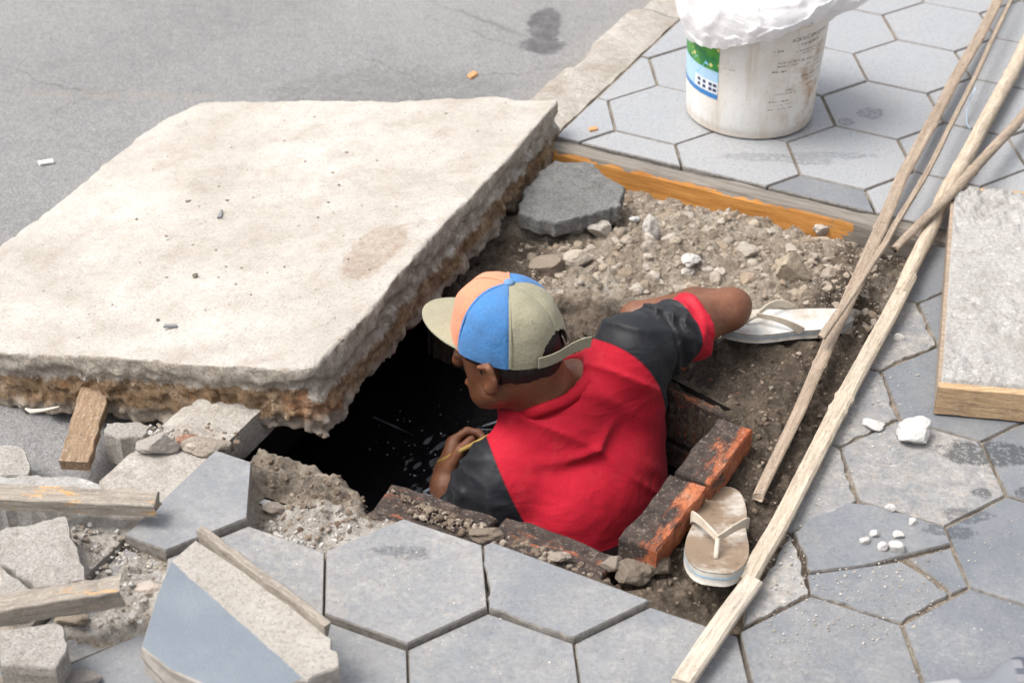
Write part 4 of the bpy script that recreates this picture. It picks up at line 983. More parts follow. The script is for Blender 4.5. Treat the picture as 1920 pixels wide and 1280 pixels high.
# mud clods on the pit corner and on the front wall
G4 = 'mud clods at the pit corner'
stone(1190, 1072, .026, 101, 'knobbly mud clod at the corner below the nearer brick', (.20, .165, .13), (1.2, .9, .8), -.03, 'mud_clod', 'clod', group=G4)
stone(1235, 1062, .022, 103, 'mud clod under the end of the nearer brick', (.17, .135, .105), (1.2, .9, .8), -.03, 'mud_clod', 'clod', group=G4)
stone(1150, 1058, .016, 105, 'smallest grey clod right at the shirt hem', (.26, .22, .18), (1.1, .9, .8), -.025, 'mud_clod', 'clod', group=G4)
stone(908, 1000, .020, 107, 'dirt lump on the front bricks below the black sleeve', (.22, .18, .14), (1.4, .8, .5), -.020, 'mud_clod', 'clod', group=G4)
stone(1045, 1042, .012, 109, 'grey crumb on the front brick near its right end', (.36, .31, .26), (1.4, .8, .6), -.012, 'mud_clod', 'clod', group=G4)

# --- bamboo laths and the long batten
def lath(name, px, zs_, widths, th, label, mat, nodes=(), rnd=False, seed=1, cat='bamboo lath'):
    P = [at(a, b, zz) for (a, b), zz in zip(px, zs_)]; rr = random.Random(seed); tot = [0]; widths = [w_ * .87 for w_ in widths]
    for i in range(len(P) - 1): tot.append(tot[-1] + np.linalg.norm(P[i + 1] - P[i]))
    L = tot[-1]; n = int(L / .012); pts = []; ws = []
    for j in range(n + 1):
        s_ = L * j / n; k = min(max(np.searchsorted(tot, s_) - 1, 0), len(P) - 2); t = (s_ - tot[k]) / (tot[k + 1] - tot[k])
        tt = t * t * (3 - 2 * t) * .4 + t * .6
        pts.append(P[k] + (P[k + 1] - P[k]) * t); w = widths[k] + (widths[k + 1] - widths[k]) * t
        b = sum(math.exp(-((s_ / L - q) * L / .006) ** 2) for q in nodes); ws.append(w * (1 + .22 * b) * (1 + rr.uniform(-.02, .02)))
    c = np.mean(pts, axis=0); d0 = P[-1] - P[0]; ang = math.atan2(d0[1], d0[0]); ca, sa = math.cos(-ang), math.sin(-ang)
    loc = [np.array([ca * v[0] - sa * v[1], sa * v[0] + ca * v[1], v[2]]) for v in (q - c for q in pts)]
    wv_ = fbm(np.array([[q[0] * 7, seed, 0] for q in loc]), 2, seed) * .002
    loc = [q + np.array([0, w_, 0]) for q, w_ in zip(loc, wv_)]
    if rnd: sec = circle(.5, 12); sc = [(w, w * .9) for w in ws]
    else: sec = [(-.46, -.5), (.46, -.5), (.5, -.2), (.5, .3), (.40, .5), (-.36, .44), (-.5, .2), (-.5, -.3)]; sc = [(w, th * w / widths[0] if th < .008 else th) for w in ws]
    me = sweep(name, loc, sec, sc, mat=mat, smooth=rnd); k = len(sec)
    for e_, sg in ((0, -1), (len(loc) - 1, 1)):
        for j in range(k): me.vertices[e_ * k + j].co.x += sg * rr.uniform(-.004, .008)
    o = link(name, me, None, c, label=label, cat=cat, group='laths crossing on the right'); o.rotation_euler = (0, 0, ang); return o
lath('bamboo_lath', [(1905, -60), (1690, 335), (1600, 545), (1424, 930)], (.040, .036, .012, -.012), (.026, .027, .028, .020), .009, 'flat brown bamboo lath lying over the beam, leftmost of the crossing sticks', M_LATH, (.2, .42, .62, .83), seed=2)
lath('bamboo_lath', [(1925, -60), (1840, 120), (1740, 320), (1660, 455), (1541, 632)], (.055, .05, .052, .05, .036), (.010, .011, .012, .013, .016), .008, 'thinnest split bamboo stick ending over the upper flip-flop', M_LATH, (.18, .4, .66), seed=3)
lath('bamboo_lath', [(1950, 30), (1890, 150), (1778, 352), (1690, 548)], (.032, .030, .032, .028), (.034, .036, .036, .030), .014, 'thick round bamboo pole running up past the formwork box', mat_wood('round_bamboo', (.36, .28, .20), (.60, .51, .40)), (.26, .62), True, seed=4)
lath('bamboo_lath', [(1970, 160), (1905, 232), (1795, 352), (1678, 466)], (.036, .048, .070, .035), (.022, .024, .024, .018), .012, 'short bamboo stick lying across the thick pole', M_LATH, (.3, .62), True, seed=5)
lath('long_batten', [(1704, 520), (1556, 802), (1402, 1090)], (.028, .022, .020), (.030, .032, .031), .016, 'long pale batten along the tile edge right of the pit', M_LATHPALE, (.45, .49), seed=6, cat='batten')
lath('long_batten', [(1412, 1086), (1340, 1190), (1276, 1282)], (.022, .016, .012), (.032, .035, .033), .016, 'greyish lower length of the long batten over the front tiles', mat_wood('grey_pale_batten', (.40, .34, .27), (.60, .53, .44)), (), seed=7, cat='batten')
# loop of blue cord
pc = [at(a, b, zz) for (a, b), zz in zip(((1829, 165), (1818, 190), (1812, 215), (1813, 232), (1819, 242)), (.05, .03, .012, .004, .004))]
link('cord', sweep('cord', pc, circle(.0014, 6), mat=mat_plain('pale_blue_cord', (.50, .62, .74), .5), smooth=True), label='pale blue cord hanging from the thinnest bamboo stick', cat='cord')

# --- formwork box filled with concrete at the right edge
zt = .062
A, B, C = at(1762, 722, zt), at(1788, 352, zt), at(1920, 736, zt)
e1 = (B - A)[:2]; L1 = np.linalg.norm(e1); e1 /= L1; e2 = np.array([e1[1], -e1[0]]); skew = (C - A)[:2]; skew /= np.linalg.norm(skew)
WB = .42
box = link('formwork_box', None, None, (A[0], A[1], 0), label='wooden formwork box filled with rough pale concrete at the right edge', cat='formwork')
def sheet_grid(name, o, ea, la, eb, lb, hfun, mat, n=70, zb=.0):
    a, b = np.meshgrid(np.linspace(0, la, n), np.linspace(0, lb, n), indexing='ij'); X = o[0] + ea[0] * a + eb[0] * b; Y = o[1] + ea[1] * a + eb[1] * b
    Z = hfun(X, Y, a, b); Z[0, :] -= .03; Z[:, 0] -= .03; Z[-1, :] -= .03; i_ = np.arange(n * n).reshape(n, n); q = np.stack([i_[:-1, :-1], i_[1:, :-1], i_[1:, 1:], i_[:-1, 1:]], -1).reshape(-1, 4)
    if ea[0] * eb[1] - ea[1] * eb[0] < 0: q = q[:, ::-1]
    return mesh_np(name, np.stack([X, Y, Z], -1).reshape(-1, 3), [q], True, mat)
def fill_h(X, Y, a, b):
    P_ = np.stack([X, Y, 0 * X], -1); ro = .35 + .65 * sstep(.45, .7, vnoise(P_ * 4, 8) * .5 + .5) + .9 * sstep(L1 * .68, L1 * .85, a) + .6 * np.exp(-((a - L1 * .3) / .06) ** 2)
    return zt + .000 + .004 * fbm(P_ * 8, 3, 2) + ro * (.0045 * fbm(P_ * 60, 4, 12, .6) + .003 * np.abs(fbm(P_ * 130, 2, 15)))
link('concrete_fill', sheet_grid('concrete_fill', e1 * .012 + skew * .001, e1, L1 - .01, skew, WB, fill_h, M_FILL, 150), box)
def board(name, p, d, L, th, z0, z1, mat):
    nrm = np.array([-d[1], d[0]]); V = []
    n = 24
    for i in range(n + 1):
        q = p + d * L * i / n
        for (w, z) in ((0, z0), (0, z1 - .001), (.001, z1), (th - .001, z1), (th, z1 - .001), (th, z0)): V.append((q[0] + nrm[0] * w, q[1] + nrm[1] * w, z + random.uniform(-.0006, .0006)))
    F = []
    for i in range(n):
        for j in range(6): F.append((i*6+j, i*6+(j+1) % 6, (i+1)*6+(j+1) % 6, (i+1)*6+j))
    F += [tuple(range(6))[::-1], tuple(n*6+j for j in range(6))]
    return link(name, mesh_py(name, V, F, mat=mat), box)
board('front_board', np.array([0, 0.0]), skew, WB, .016, .004, zt - .004, M_BOARD)
board('side_board', np.array([0, 0.0]) - skew * .002 + e1 * .003, e1, L1, -.008, .003, zt - .006, M_LATH)
board('back_board', e1 * L1, skew, WB, .014, .004, zt - .004, M_BOARD)

# --- bucket
bc = at(1404, 208, 0); RB, RT, HB = .1345, .150, .305
bucket = link('paint_bucket', None, None, (bc[0], bc[1], .002), label='dirty white plastic paint bucket standing on the tiles behind the beam', cat='bucket')
m = MB('dirty_white_plastic', .5, .45); p = m.obj(); x, y, z = m.sep(p)
c = m.ramp(m.noise(m.scale(p, (7, 7, 5)), 1, 6, .65), [(.35, (.82, .815, .79)), (.68, (.74, .70, .63))])
str_ = m.noise(m.scale(p, (30, 30, 4)), 1, 6, .7); c = m.mix(m.math('MULTIPLY', m.ramp(str_, [(.5, 0), (.7, 1)]), .55), c, (.55, .46, .35))
rst = m.noise(p, 16, 5, .7); right = m.sstep(x, .0, .12); c = m.mix(m.math('MULTIPLY', m.math('MULTIPLY', m.ramp(rst, [(.5, 0), (.68, 1)]), .75), m.math('ADD', right, .25)), c, (.46, .30, .17))
c = m.mix(m.math('MULTIPLY', m.sstep(m.math('ADD', z, m.math('MULTIPLY', rst, .03)), .045, .018), .55), c, (.34, .26, .19))
c = m.mix(m.math('MULTIPLY', m.ramp(m.noise(p, 230, 3), [(.6, 0), (.7, 1)]), .4), c, (.35, .30, .25))
m.col(c); m.bump(m.noise(p, 60, 4), .1, .003); m.rough(m.ramp(str_, [(.4, .42), (.7, .75)])); M_PAIL = m.m
def lathe(name, prof, n=72, mat=None, smooth=True):
    V = []; F = []
    for r_, z_ in prof:
        for j in range(n): a = 2 * math.pi * j / n; V.append((r_ * math.cos(a), r_ * math.sin(a), z_))
    for i in range(len(prof) - 1):
        for j in range(n): F.append((i*n+j, i*n+(j+1) % n, (i+1)*n+(j+1) % n, (i+1)*n+j))
    return mesh_py(name, V, F, smooth, mat)
link('bucket_body', lathe('bucket_body', [(0, .004), (RB - .010, .004), (RB - .006, .0), (RB - .001, .002), (RB + .0005, .006), (RB - .001, .010), (RB + .0005, .014), (RB + (RT - RB) * .3, HB * .3), (RB + (RT - RB) * .82, HB * .82), (RT + .004, HB * .83), (RT + .004, HB * .86), (RT, HB * .87), (RT + .006, HB - .012), (RT + .008, HB), (RT - .002, HB), (RT - .004, HB - .02), (RB - .006, .012), (0, .012)], mat=M_PAIL), bucket)
def rad(z_): return RB + (RT - RB) * z_ / HB
def on_pail(a, z_, off=.0006): r_ = rad(z_) + off; return (r_ * math.cos(a), r_ * math.sin(a), z_)
def patch(name, quads, mat, off, parent):
    """quads: list of outlines in (angle*radius arc metres from a0, z) mapped on the pail"""
    V = []; F = []
    for q in quads:
        F.append(tuple(range(len(V), len(V) + len(q)))); V += [on_pail(s / .148, z_, off) for s, z_ in q]
    return link(name, mesh_py(name, V, F, mat=mat), parent)
AC = -math.pi / 2
def arc(s): return AC * .148 + s              # arc coordinate measured from the side facing the camera
def gridquad(s0, s1, z0, z1, n=8): return [[(arc(s0 + (s1 - s0) * i / n), z0), (arc(s0 + (s1 - s0) * (i + 1) / n), z0), (arc(s0 + (s1 - s0) * (i + 1) / n), z1), (arc(s0 + (s1 - s0) * i / n), z1)] for i in range(n)]
m = MB('green_label_print', .4, .5); p = m.obj(); z = m.sep(p)[2]
c = m.ramp(m.noise(p, 26, 3), [(.4, (.02, .20, .06)), (.6, (.10, .36, .04))]); c = m.mix(m.ramp(m.vor(p, 42), [(.16, 1), (.22, 0)]), c, (.72, .66, .25)); m.col(c); M_LG = m.m
lab = patch('printed_label', gridquad(-.29, -.096, .142, .262, 10), M_LG, .0006, bucket)
patch('label_sky', gridquad(-.29, -.096, .090, .142, 10), mat_plain('label_pale_blue', (.42, .62, .80), .4), .0006, lab)
M_LB, M_LW, M_LN = mat_plain('label_blue', (.04, .20, .48), .4), mat_plain('label_white', (.78, .8, .82), .4), mat_plain('label_navy', (.03, .05, .13), .4)
patch('label_roof', [[(arc(-.158), .122), (arc(-.096), .116), (arc(-.096), .132), (arc(-.130), .158)], [(arc(-.19), .132), (arc(-.158), .122), (arc(-.130), .158), (arc(-.165), .158)]], mat_plain('label_sky_blue', (.25, .58, .78), .4), .0011, lab)
patch('label_house', gridquad(-.165, -.096, .092, .118, 5), M_LW, .0011, lab)
patch('label_window', [[(arc(s), zq), (arc(s + .009), zq), (arc(s + .009), zq + .007), (arc(s), zq + .007)] for s in (-.155, -.138, -.120, -.108) for zq in (.096, .107)], M_LN, .0016, lab)
patch('label_base', gridquad(-.29, -.096, .080, .090, 8), M_LB, .0012, lab)
# printed text, bent round the pail
def pail_text(txt, size, s, z_, tilt=0.0, col=None, squash=1.0):
    cu = bpy.data.curves.new('print', 'FONT'); cu.body = txt; cu.size = size; cu.resolution_u = 1
    to = bpy.data.objects.new('print_tmp', cu); COL.objects.link(to); bpy.context.view_layer.update()
    tm = bpy.data.meshes.new_from_object(to.evaluated_get(bpy.context.evaluated_depsgraph_get())); bpy.data.objects.remove(to)
    for v in tm.vertices:
        X, Y = v.co.x * squash, v.co.y; v.co = on_pail(arc(s + X) / .148, z_ + Y + X * tilt, .0008)
    tm.materials.clear(); tm.materials.append(col); link('printed_text', tm, bucket)
M_INK = mat_plain('faded_ink', (.10, .09, .085), .7, .3, .7, (.55, .5, .43), 130); M_INKF = mat_plain('faint_ink', (.22, .19, .165), .7, .3, .8, (.66, .61, .53), 90); M_INKR = mat_plain('red_ink', (.46, .14, .09), .7, .3, .6, (.62, .5, .4), 90)
pail_text('ACRYLIC EMULSION', .0120, .056, .222, .02, M_INK, .93); pail_text('FOR INTERIOR', .009, .080, .210, .02, M_INK, .9)
rr = random.Random(4)
def fine_print(s0, s1, z_, h, ink, n):
    """worn lines of tiny print: short broken strokes"""
    q = []; s = s0
    while s < s1:
        w = rr.uniform(.0012, .0045)
        if rr.random() < .8: q.append([(arc(s), z_), (arc(s + w), z_), (arc(s + w), z_ + h * rr.uniform(.5, 1)), (arc(s), z_ + h * rr.uniform(.5, 1))])
        s += w + rr.uniform(.0006, .003)
    if q: patch('fine_print', q, ink, .0008, bucket)
for (s0, s1, z_, h, ink) in ((.018, .045, .204, .004, M_INK), (.068, .16, .198, .003, M_INKF), (.08, .16, .191, .003, M_INKF), (.03, .09, .177, .0035, M_INKF), (.03, .075, .169, .0035, M_INKF), (.085, .15, .174, .003, M_INKF), (.02, .062, .157, .004, M_INK), (.095, .16, .163, .003, M_INKF), (.10, .16, .152, .003, M_INKF), (.078, .16, .136, .004, M_INK), (.11, .16, .126, .003, M_INKF), (.045, .07, .112, .004, M_INK), (.03, .08, .105, .003, M_INKF), (.11, .15, .112, .004, M_INKR), (.02, .07, .088, .003, M_INKF), (.03, .09, .08, .0025, M_INKF), (.02, .075, .07, .0025, M_INKF), (-.085, -.06, .156, .002, M_INKF)):
    fine_print(s0, s1, z_, h, ink, 10)
lug = link('handle_lug', mesh_np('handle_lug', ICO[2][0] * np.array([.012, .009, .012]) + np.array(on_pail(math.pi * 1.03, HB * .80, .006)), [ICO[2][1]], True, mat_plain('rusty_lug', (.13, .075, .05), .7)), bucket)

# --- white sack cloth thrown over the bucket
m = MB('white_sack_cloth', .85, .25); p = m.obj(); m.col(m.mix(m.math('MULTIPLY', m.ramp(m.noise(p, 9, 5), [(.45, 0), (.7, 1)]), .25), (.80, .79, .80), (.66, .63, .66))); m.bump(m.ramp(m.noise(p, 16, 5, .7, 1.2), [(.42, 0), (.5, 1), (.58, 0)]), .16, .008); m.bump(m.noise(p, 12, 4, .6), .3, .014); m.bump(m.noise(p, 500, 2), .12, .001)
tr = m.n('ShaderNodeBsdfTranslucent', {'Color': (.8, .79, .8, 1)}); mx = m.n('ShaderNodeMixShader', {0: .18}); out_ = [n_ for n_ in m.t.nodes if n_.type == 'OUTPUT_MATERIAL'][0]
m.t.links.new(m.b.outputs[0], mx.inputs[1]); m.t.links.new(tr.outputs[0], mx.inputs[2]); m.t.links.new(mx.outputs[0], out_.inputs[0])
na, nr = 180, 70; th_, rr_ = np.meshgrid(np.linspace(0, 2 * math.pi, na, endpoint=False), np.linspace(0, 1, nr), indexing='ij')
cth, sth = np.cos(th_), np.sin(th_)
lobe = fbm(np.stack([cth * 1.3, sth * 1.3, 0 * cth], -1), 2, 41)
drop = .072 + .022 * lobe + .030 * np.exp(-((np.angle(np.exp(1j * (th_ + 2.5)))) / .7) ** 2) - .022 * np.exp(-((np.angle(np.exp(1j * (th_ + 1.05)))) / .6) ** 2)
flap = np.exp(-((np.angle(np.exp(1j * (th_ + .22)))) / .26) ** 2)
Rr = RT + .016
t1 = np.clip(rr_ / .55, 0, 1); t2 = np.clip((rr_ - .55) / .45, 0, 1)
crease = (1 - np.abs(fbm(np.stack([cth * rr_ * 4.2, sth * rr_ * 4.2, rr_ * 1.5], -1), 3, 19))) ** 4
soft = fbm(np.stack([cth * 2.6, sth * 2.6, rr_ * 1.3], -1), 3, 9)
rad_ = Rr * t1 + t2 * (.004 + .010 * soft + .050 * flap) + .010 * np.sin(t2 * math.pi) + .006 * crease * sstep(.4, .8, rr_)
top = HB + .050 * (1 - t1 ** 2) + .030 * fbm(np.stack([cth * t1 * 2.2, sth * t1 * 2.2, 0 * t1], -1), 3, 4) * (1 - t1 ** 4) + .012 * crease + .006
zz_ = top - drop * t2 ** 1.1 + .020 * flap * t2
V = np.stack([rad_ * np.cos(th_), rad_ * np.sin(th_), zz_], -1).reshape(-1, 3); ii = np.arange(na * nr).reshape(na, nr); jj = np.roll(ii, -1, 0)
Qc = np.stack([ii[:, :-1], ii[:, 1:], jj[:, 1:], jj[:, :-1]], -1).reshape(-1, 4)
link('sack_cloth', mesh_np('sack_cloth', V, [Qc], True, m.m), None, (bc[0], bc[1], .002), label='white sack cloth draped over the top of the bucket', cat='cloth')

# --- flip-flops
m = MB('worn_foam_sole', .7, .35); p = m.obj(); x, y, z = m.sep(p)
c = m.mix(m.ramp(m.noise(p, 15, 6, .7), [(.36, 0), (.52, 1)]), (.46, .43, .385), (.24, .175, .12))
c = m.mix(m.math('MULTIPLY', m.ramp(m.noise(p, 60, 5), [(.58, 0), (.68, 1)]), .6), c, (.12, .085, .06)); m.col(c); m.rough(m.ramp(m.noise(p, 17, 5, .65), [(.4, .75), (.56, .35)])); M_SOLE = m.m
m = MB('pale_foam_sole', .75, .3); p = m.obj(); c = m.mix(m.ramp(m.noise(p, 15, 5, .65), [(.48, 0), (.66, 1)]), (.52, .52, .50), (.38, .33, .27)); m.col(c); M_SOLE2 = m.m
M_STRAP = mat_plain('cream_rubber_strap', (.55, .49, .40), .5, .4, .6, (.38, .30, .22), 40); M_RIM = mat_plain('sole_edge', (.46, .44, .40), .7, .3, .7, (.30, .25, .20), 30); M_BLUE = mat_plain('blue_sole_line', (.20, .36, .50), .6)
def sole_outline(n=48):
    pts = []
    for i in range(n):
        t = 2 * math.pi * i / n; yy = .132 * math.cos(t); w = .046 - .006 * math.cos(t) * -1 * .6
        w = .0395 + .0085 * sstep(-.03, .09, yy) - .003 * math.exp(-((yy + .01) / .035) ** 2)
        sgn = math.copysign(abs(math.sin(t)) ** .62, math.sin(t)); pts.append((w * sgn, yy))
    return pts[::-1]
def flipflop(loc, rz, tilt, label, sole_m, sc=1.0):
    root = link('flip_flop', None, None, loc, label=label, cat='flip-flop', group='a pair of worn flip-flops'); root.rotation_euler = (tilt[0], tilt[1], rz); root.scale = (sc,) * 3
    o = sole_outline(); n = len(o); V = []; F = []
    def zc(yy): return .004 * sstep(.06, .13, yy) + .003 * sstep(-.07, -.13, yy)
    rings = [([(a * .94, b * .985) for a, b in o], .0175), (o, .0155)]
    top = [(*q, zz + zc(q[1])) for ring, zz in rings for q in ring]
    sole = link('sole', None, root) if False else None
    V = [(0, yy, .0165 + zc(yy)) for yy in np.linspace(.12, -.12, 2)]
    V = [(*q, .0175 + zc(q[1])) for q in rings[0][0]]; F = []
    k = 6                                                   # top surface as strips between the two sides
    Vt = []; 
    rows = 26
    for r_ in range(rows + 1):
        tt = math.pi * r_ / rows; i0 = r_ / rows * (n // 2)
        yy = .132 * math.cos(tt); w = .0395 + .0085 * float(sstep(-.03, .09, yy)) - .003 * math.exp(-((yy + .01) / .035) ** 2); w *= abs(math.sin(tt)) ** .62 * 1.0
        for c_ in range(k + 1):
            xx = -w + 2 * w * c_ / k; dish = -.0028 * (1 - (2 * c_ / k - 1) ** 2) * (math.exp(-((yy + .085) / .04) ** 2) + math.exp(-((yy - .07) / .045) ** 2))
            Vt.append((xx, yy, .0175 + zc(yy) + dish))
    Ft = [(r_ * (k + 1) + c_, (r_ + 1) * (k + 1) + c_, (r_ + 1) * (k + 1) + c_ + 1, r_ * (k + 1) + c_ + 1) for r_ in range(rows) for c_ in range(k)]
    top_o = link('footbed', mesh_py('footbed', Vt, Ft, True, sole_m), root)
    def rim(z0, z1, g, mat, nm):
        V = [(a * g, b * g, z1 + zc(b)) for a, b in o] + [(a * (g + .008), b * (g + .004), (z0 + z1) / 2 + zc(b)) for a, b in o] + [(a * g, b * g, z0 + zc(b)) for a, b in o]
        F = [(i, (i + 1) % n, n + (i + 1) % n, n + i) for i in range(n)] + [(n + i, n + (i + 1) % n, 2 * n + (i + 1) % n, 2 * n + i) for i in range(n)]
        if nm == 'sole': F += [tuple(2 * n + i for i in reversed(range(n)))]
        return link(nm, mesh_py(nm, V, [f_[::-1] for f_ in F] if False else F, True, mat), root)
    rim(-.002, .0165, 1.0, M_RIM, 'sole'); rim(.0085, .0105, 1.006, M_BLUE, 'sole_stripe')
    # straps: two bands from the sides to the toe post
    for s_ in (-1, 1):
        A_, B_ = Vector((s_ * .040, -.022, .018)), Vector((0, .058, .034)); mid = Vector((s_ * .041, .012, .050)); pts = []
        for i in range(13):
            t = i / 12; q = A_.lerp(mid, t).lerp(mid.lerp(B_, t), t); pts.append(q)
        me = sweep('strap', pts, rectsec(.0028, .015, .0008), [(1, 1.15 - .45 * (i / 12)) for i in range(13)], mat=M_STRAP, smooth=False); link('strap', me, root)
    link('toe_post', sweep('toe_post', [(0, .056, .034), (0, .070, .026), (0, .082, .016)], circle(.0035, 8), mat=M_STRAP, smooth=True, up=(1, 0, 0)), root)
p = at(1347, 1002, .004); flipflop((p[0], p[1], -.008), math.radians(171), (math.radians(13), 0), 'muddy flip-flop standing beside the nearer brick, strap towards the viewer', M_SOLE, 1.08)
p = at(1474, 594, .0); flipflop((p[0], p[1], -.024), math.radians(97), (0, 0), 'pale flip-flop behind the elbow, half under the thin bamboo stick', M_SOLE2, .92)

# --- cloth at the bottom right corner
m = MB('grey_canvas', .85, .2); p = m.obj(); x, y, z = m.sep(p)
pl = m.math('MAXIMUM', m.ramp(m.math('FRACT', m.math('MULTIPLY', x, 38.0)), [(.55, 0), (.6, .85)]), m.ramp(m.math('FRACT', m.math('MULTIPLY', m.math('ADD', y, z), 38.0)), [(.55, 0), (.6, .85)]))
isp = m.sstep(x, .055, .06); c = m.mix(m.sstep(x, -.01, -.005), (.30, .30, .31), (.17, .18, .20)); c = m.mix(isp, c, m.mix(pl, (.20, .20, .215), (.07, .077, .10))); m.col(c); m.bump(m.noise(p, 300, 3), .2, .002)
ff = Field((-.16, -.10, -.01), (.22, .09, .11), .005)
ff.cone((-.06, -.02, .02), (.02, -.022, .03), .032, .036, .02); ff.cone((.0, -.03, .03), (.10, -.03, .045), .036, .045, .012); ff.cone((.09, -.02, .05), (.2, -.02, .065), .047, .05, .01); ff.cone((.07, -.02, .055), (.075, -.05, .035), .044, .046, .004)
sl, P = ff.win(ff.lo, ff.lo + ff.h * (ff.n - 1)); ff.F[:] = np.maximum(ff.F + .0025 * fbm(P * 30, 2, 5), -(P[..., 2])).astype(np.float32)
Vc, Qc = ff.mesh(); p = at(1800, 1300, .03)
link('rolled_cloth', mesh_np('rolled_cloth', Vc, [Qc], True, m.m), None, (p[0], p[1], .001), label='pale rolled cloth with dark plaid end in the bottom right corner', cat='cloth')

# ================================================================== THE MAN IN THE PIT
FW = np.array([-.85, .525, 0]); FW /= np.linalg.norm(FW); LF = np.array([-FW[1], FW[0], 0]); UP = np.array([0, 0, 1.0])
CAP0 = at(953, 636, .10)                                    # centre of the cap's rim
HF = FW * math.cos(.22) - UP * math.sin(.22); HU = np.cross(HF, LF); HU = HU if HU[2] > 0 else -HU       # head nods down a little
def hp(a, b, c): return CAP0 + HF * a + LF * b + HU * c
CC = np.array([.076, 2.397, -.016])                          # centre of the neck opening
C7 = np.array([.112, 2.375, -.015]); T0 = np.array([.090, 2.425, -.075]); T1 = np.array([.138, 2.380, -.22]); PEL = np.array([.165, 2.31, -.50])
SH_L, EL_L, WR_L = np.array([-.008, 2.338, -.148]), np.array([-.115, 2.318, -.335]), at(836, 912, WATER_Z + .006)
SH_R, EL_R, WR_R = at(1186, 652, .05), at(1366, 580, .045), at(1192, 594, .0)
GR = np.array([0, 0, -1.0])
person = link('person', None, None, (.14, 2.40, PIT_FLOOR), label='man in a cap and red and black T-shirt working chest-deep in the pit', cat='person')
def child(name, me, parent=person, mat=None):
    """mesh given in world coordinates, stored relative to its parent"""
    o = link(name, me, parent)
    return o
def to_person(V): return np.asarray(V) - np.array([.14, 2.40, PIT_FLOOR])
m = MB('brown_skin', .5, .4); p = m.pos(); c = m.ramp(m.noise(p, 14, 5), [(.3, (.135, .052, .027)), (.7, (.215, .090, .048))])
c = m.mix(m.math('MULTIPLY', m.ramp(m.noise(p, 90, 4), [(.5, 0), (.7, 1)]), .5), c, (.10, .038, .021)); c = m.mix(m.math('MULTIPLY', m.ramp(m.noise(p, 36, 6, .75), [(.56, 0), (.72, 1)]), .35), c, (.30, .20, .14)); m.col(c); m.b.inputs['Subsurface Weight'].default_value = .06; m.b.inputs['Subsurface Radius'].default_value = (.006, .002, .001)
m.rough(m.ramp(m.noise(p, 60, 5, .7), [(.3, .30), (.7, .58)])); m.bump(m.noise(m.scale(p, (90, 90, 220)), 1, 5, .8), .45, .003); m.bump(m.noise(p, 420, 2), .25, .001); M_SKIN = m.m

B = Field((-.24, 2.10, PIT_FLOOR - .01), (.50, 2.86, .26), .0045)
HX = [HF, LF, HU]
B.ell(hp(-.002, 0, .002), HX, (.0875, .070, .094), .0)                       # skull
B.ell(hp(.030, 0, -.062), HX, (.058, .051, .068), .03)                      # face
B.ell(hp(.066, 0, -.105), HX, (.026, .026, .022), .03)                      # chin
B.cone(hp(.000, .050, -.070), hp(.058, .020, -.108), .020, .016, .02); B.cone(hp(.000, -.050, -.070), hp(.058, -.020, -.108), .020, .016, .02)   # jaw
B.cone(hp(.092, 0, -.018), hp(.112, 0, -.055), .007, .013, .012)            # nose
B.ell(hp(.090, .0, -.088), HX, (.012, .024, .006), .006)                    # mouth
for s_ in (-1, 1):
    B.ell(hp(.094, s_ * .031, -.022), HX, (.010, .014, .009), .008, True)   # eye hollows
    B.ell(hp(.083, s_ * .031, -.022), HX, (.011, .012, .010), .003)
    e0 = hp(-.004, s_ * .074, -.026)                                        # ear: disc with a hollow, rim and lobe
    EX = [HF * .93 - LF * s_ * .38, LF * s_ * .93 + HF * .38, HU]
    B.ell(e0 + LF * s_ * .006 - HF * .006, EX, (.020, .0065, .032), .006)
    B.ell(e0 + LF * s_ * .014 - HF * .001, EX, (.011, .006, .017), .003, True)
    B.cone(e0 + HF * .004 - HU * .022 + LF * s_ * .004, e0 + HF * .002 - HU * .031 + LF * s_ * .003, .008, .007, .004)
    B.cone(e0 + HF * .012 + HU * .018 + LF * s_ * .008, e0 - HF * .014 + HU * .024 + LF * s_ * .012, .0045, .005, .004)
    B.cone(e0 - HF * .014 + HU * .024 + LF * s_ * .012, e0 - HF * .022 - HU * .006 + LF * s_ * .012, .005, .004, .004)
B.cone(hp(-.026, 0, -.045), CC - UP * .03, .049, .053, .03)    # neck
B.cone(hp(-.050, .016, -.050), C7 + FW * .025 + LF * .018 - UP * .03, .022, .028, .02); B.cone(hp(-.050, -.016, -.050), C7 + FW * .025 - LF * .018 - UP * .03, .022, .028, .02)
B.cone(T0 - UP * .02, T1, .110, .135, .03, flat=FW, q=.70); B.cone(T1, PEL, .135, .130, .04, flat=FW, q=.75)
B.cone(T0, SH_L + (T0 - SH_L) * .15, .05, .05, .03); B.cone(T0, SH_R + (T0 - SH_R) * .15, .05, .05, .03)
B.cone(SH_L, EL_L, .050, .040, .03); B.cone(SH_R, SH_R + (EL_R - SH_R) * .6, .044, .042, .03); B.cone(SH_R + (EL_R - SH_R) * .6, EL_R, .042, .034, .02)
B.cone(EL_L, EL_L + (WR_L - EL_L) * .35, .040, .041, .015); B.cone(EL_L + (WR_L - EL_L) * .35, WR_L, .041, .027, .015)
B.ell(EL_R + (EL_R - SH_R) / np.linalg.norm(EL_R - SH_R) * .022 + UP * .006, np.eye(3), (.020, .019, .019), .018)
B.cone(EL_R, EL_R + (WR_R - EL_R) * .35, .034, .040, .02); B.cone(EL_R + (WR_R - EL_R) * .35, WR_R, .040, .027, .02)
HIPS = [PEL + LF * .085 - UP * .03, PEL - LF * .085 - UP * .03]
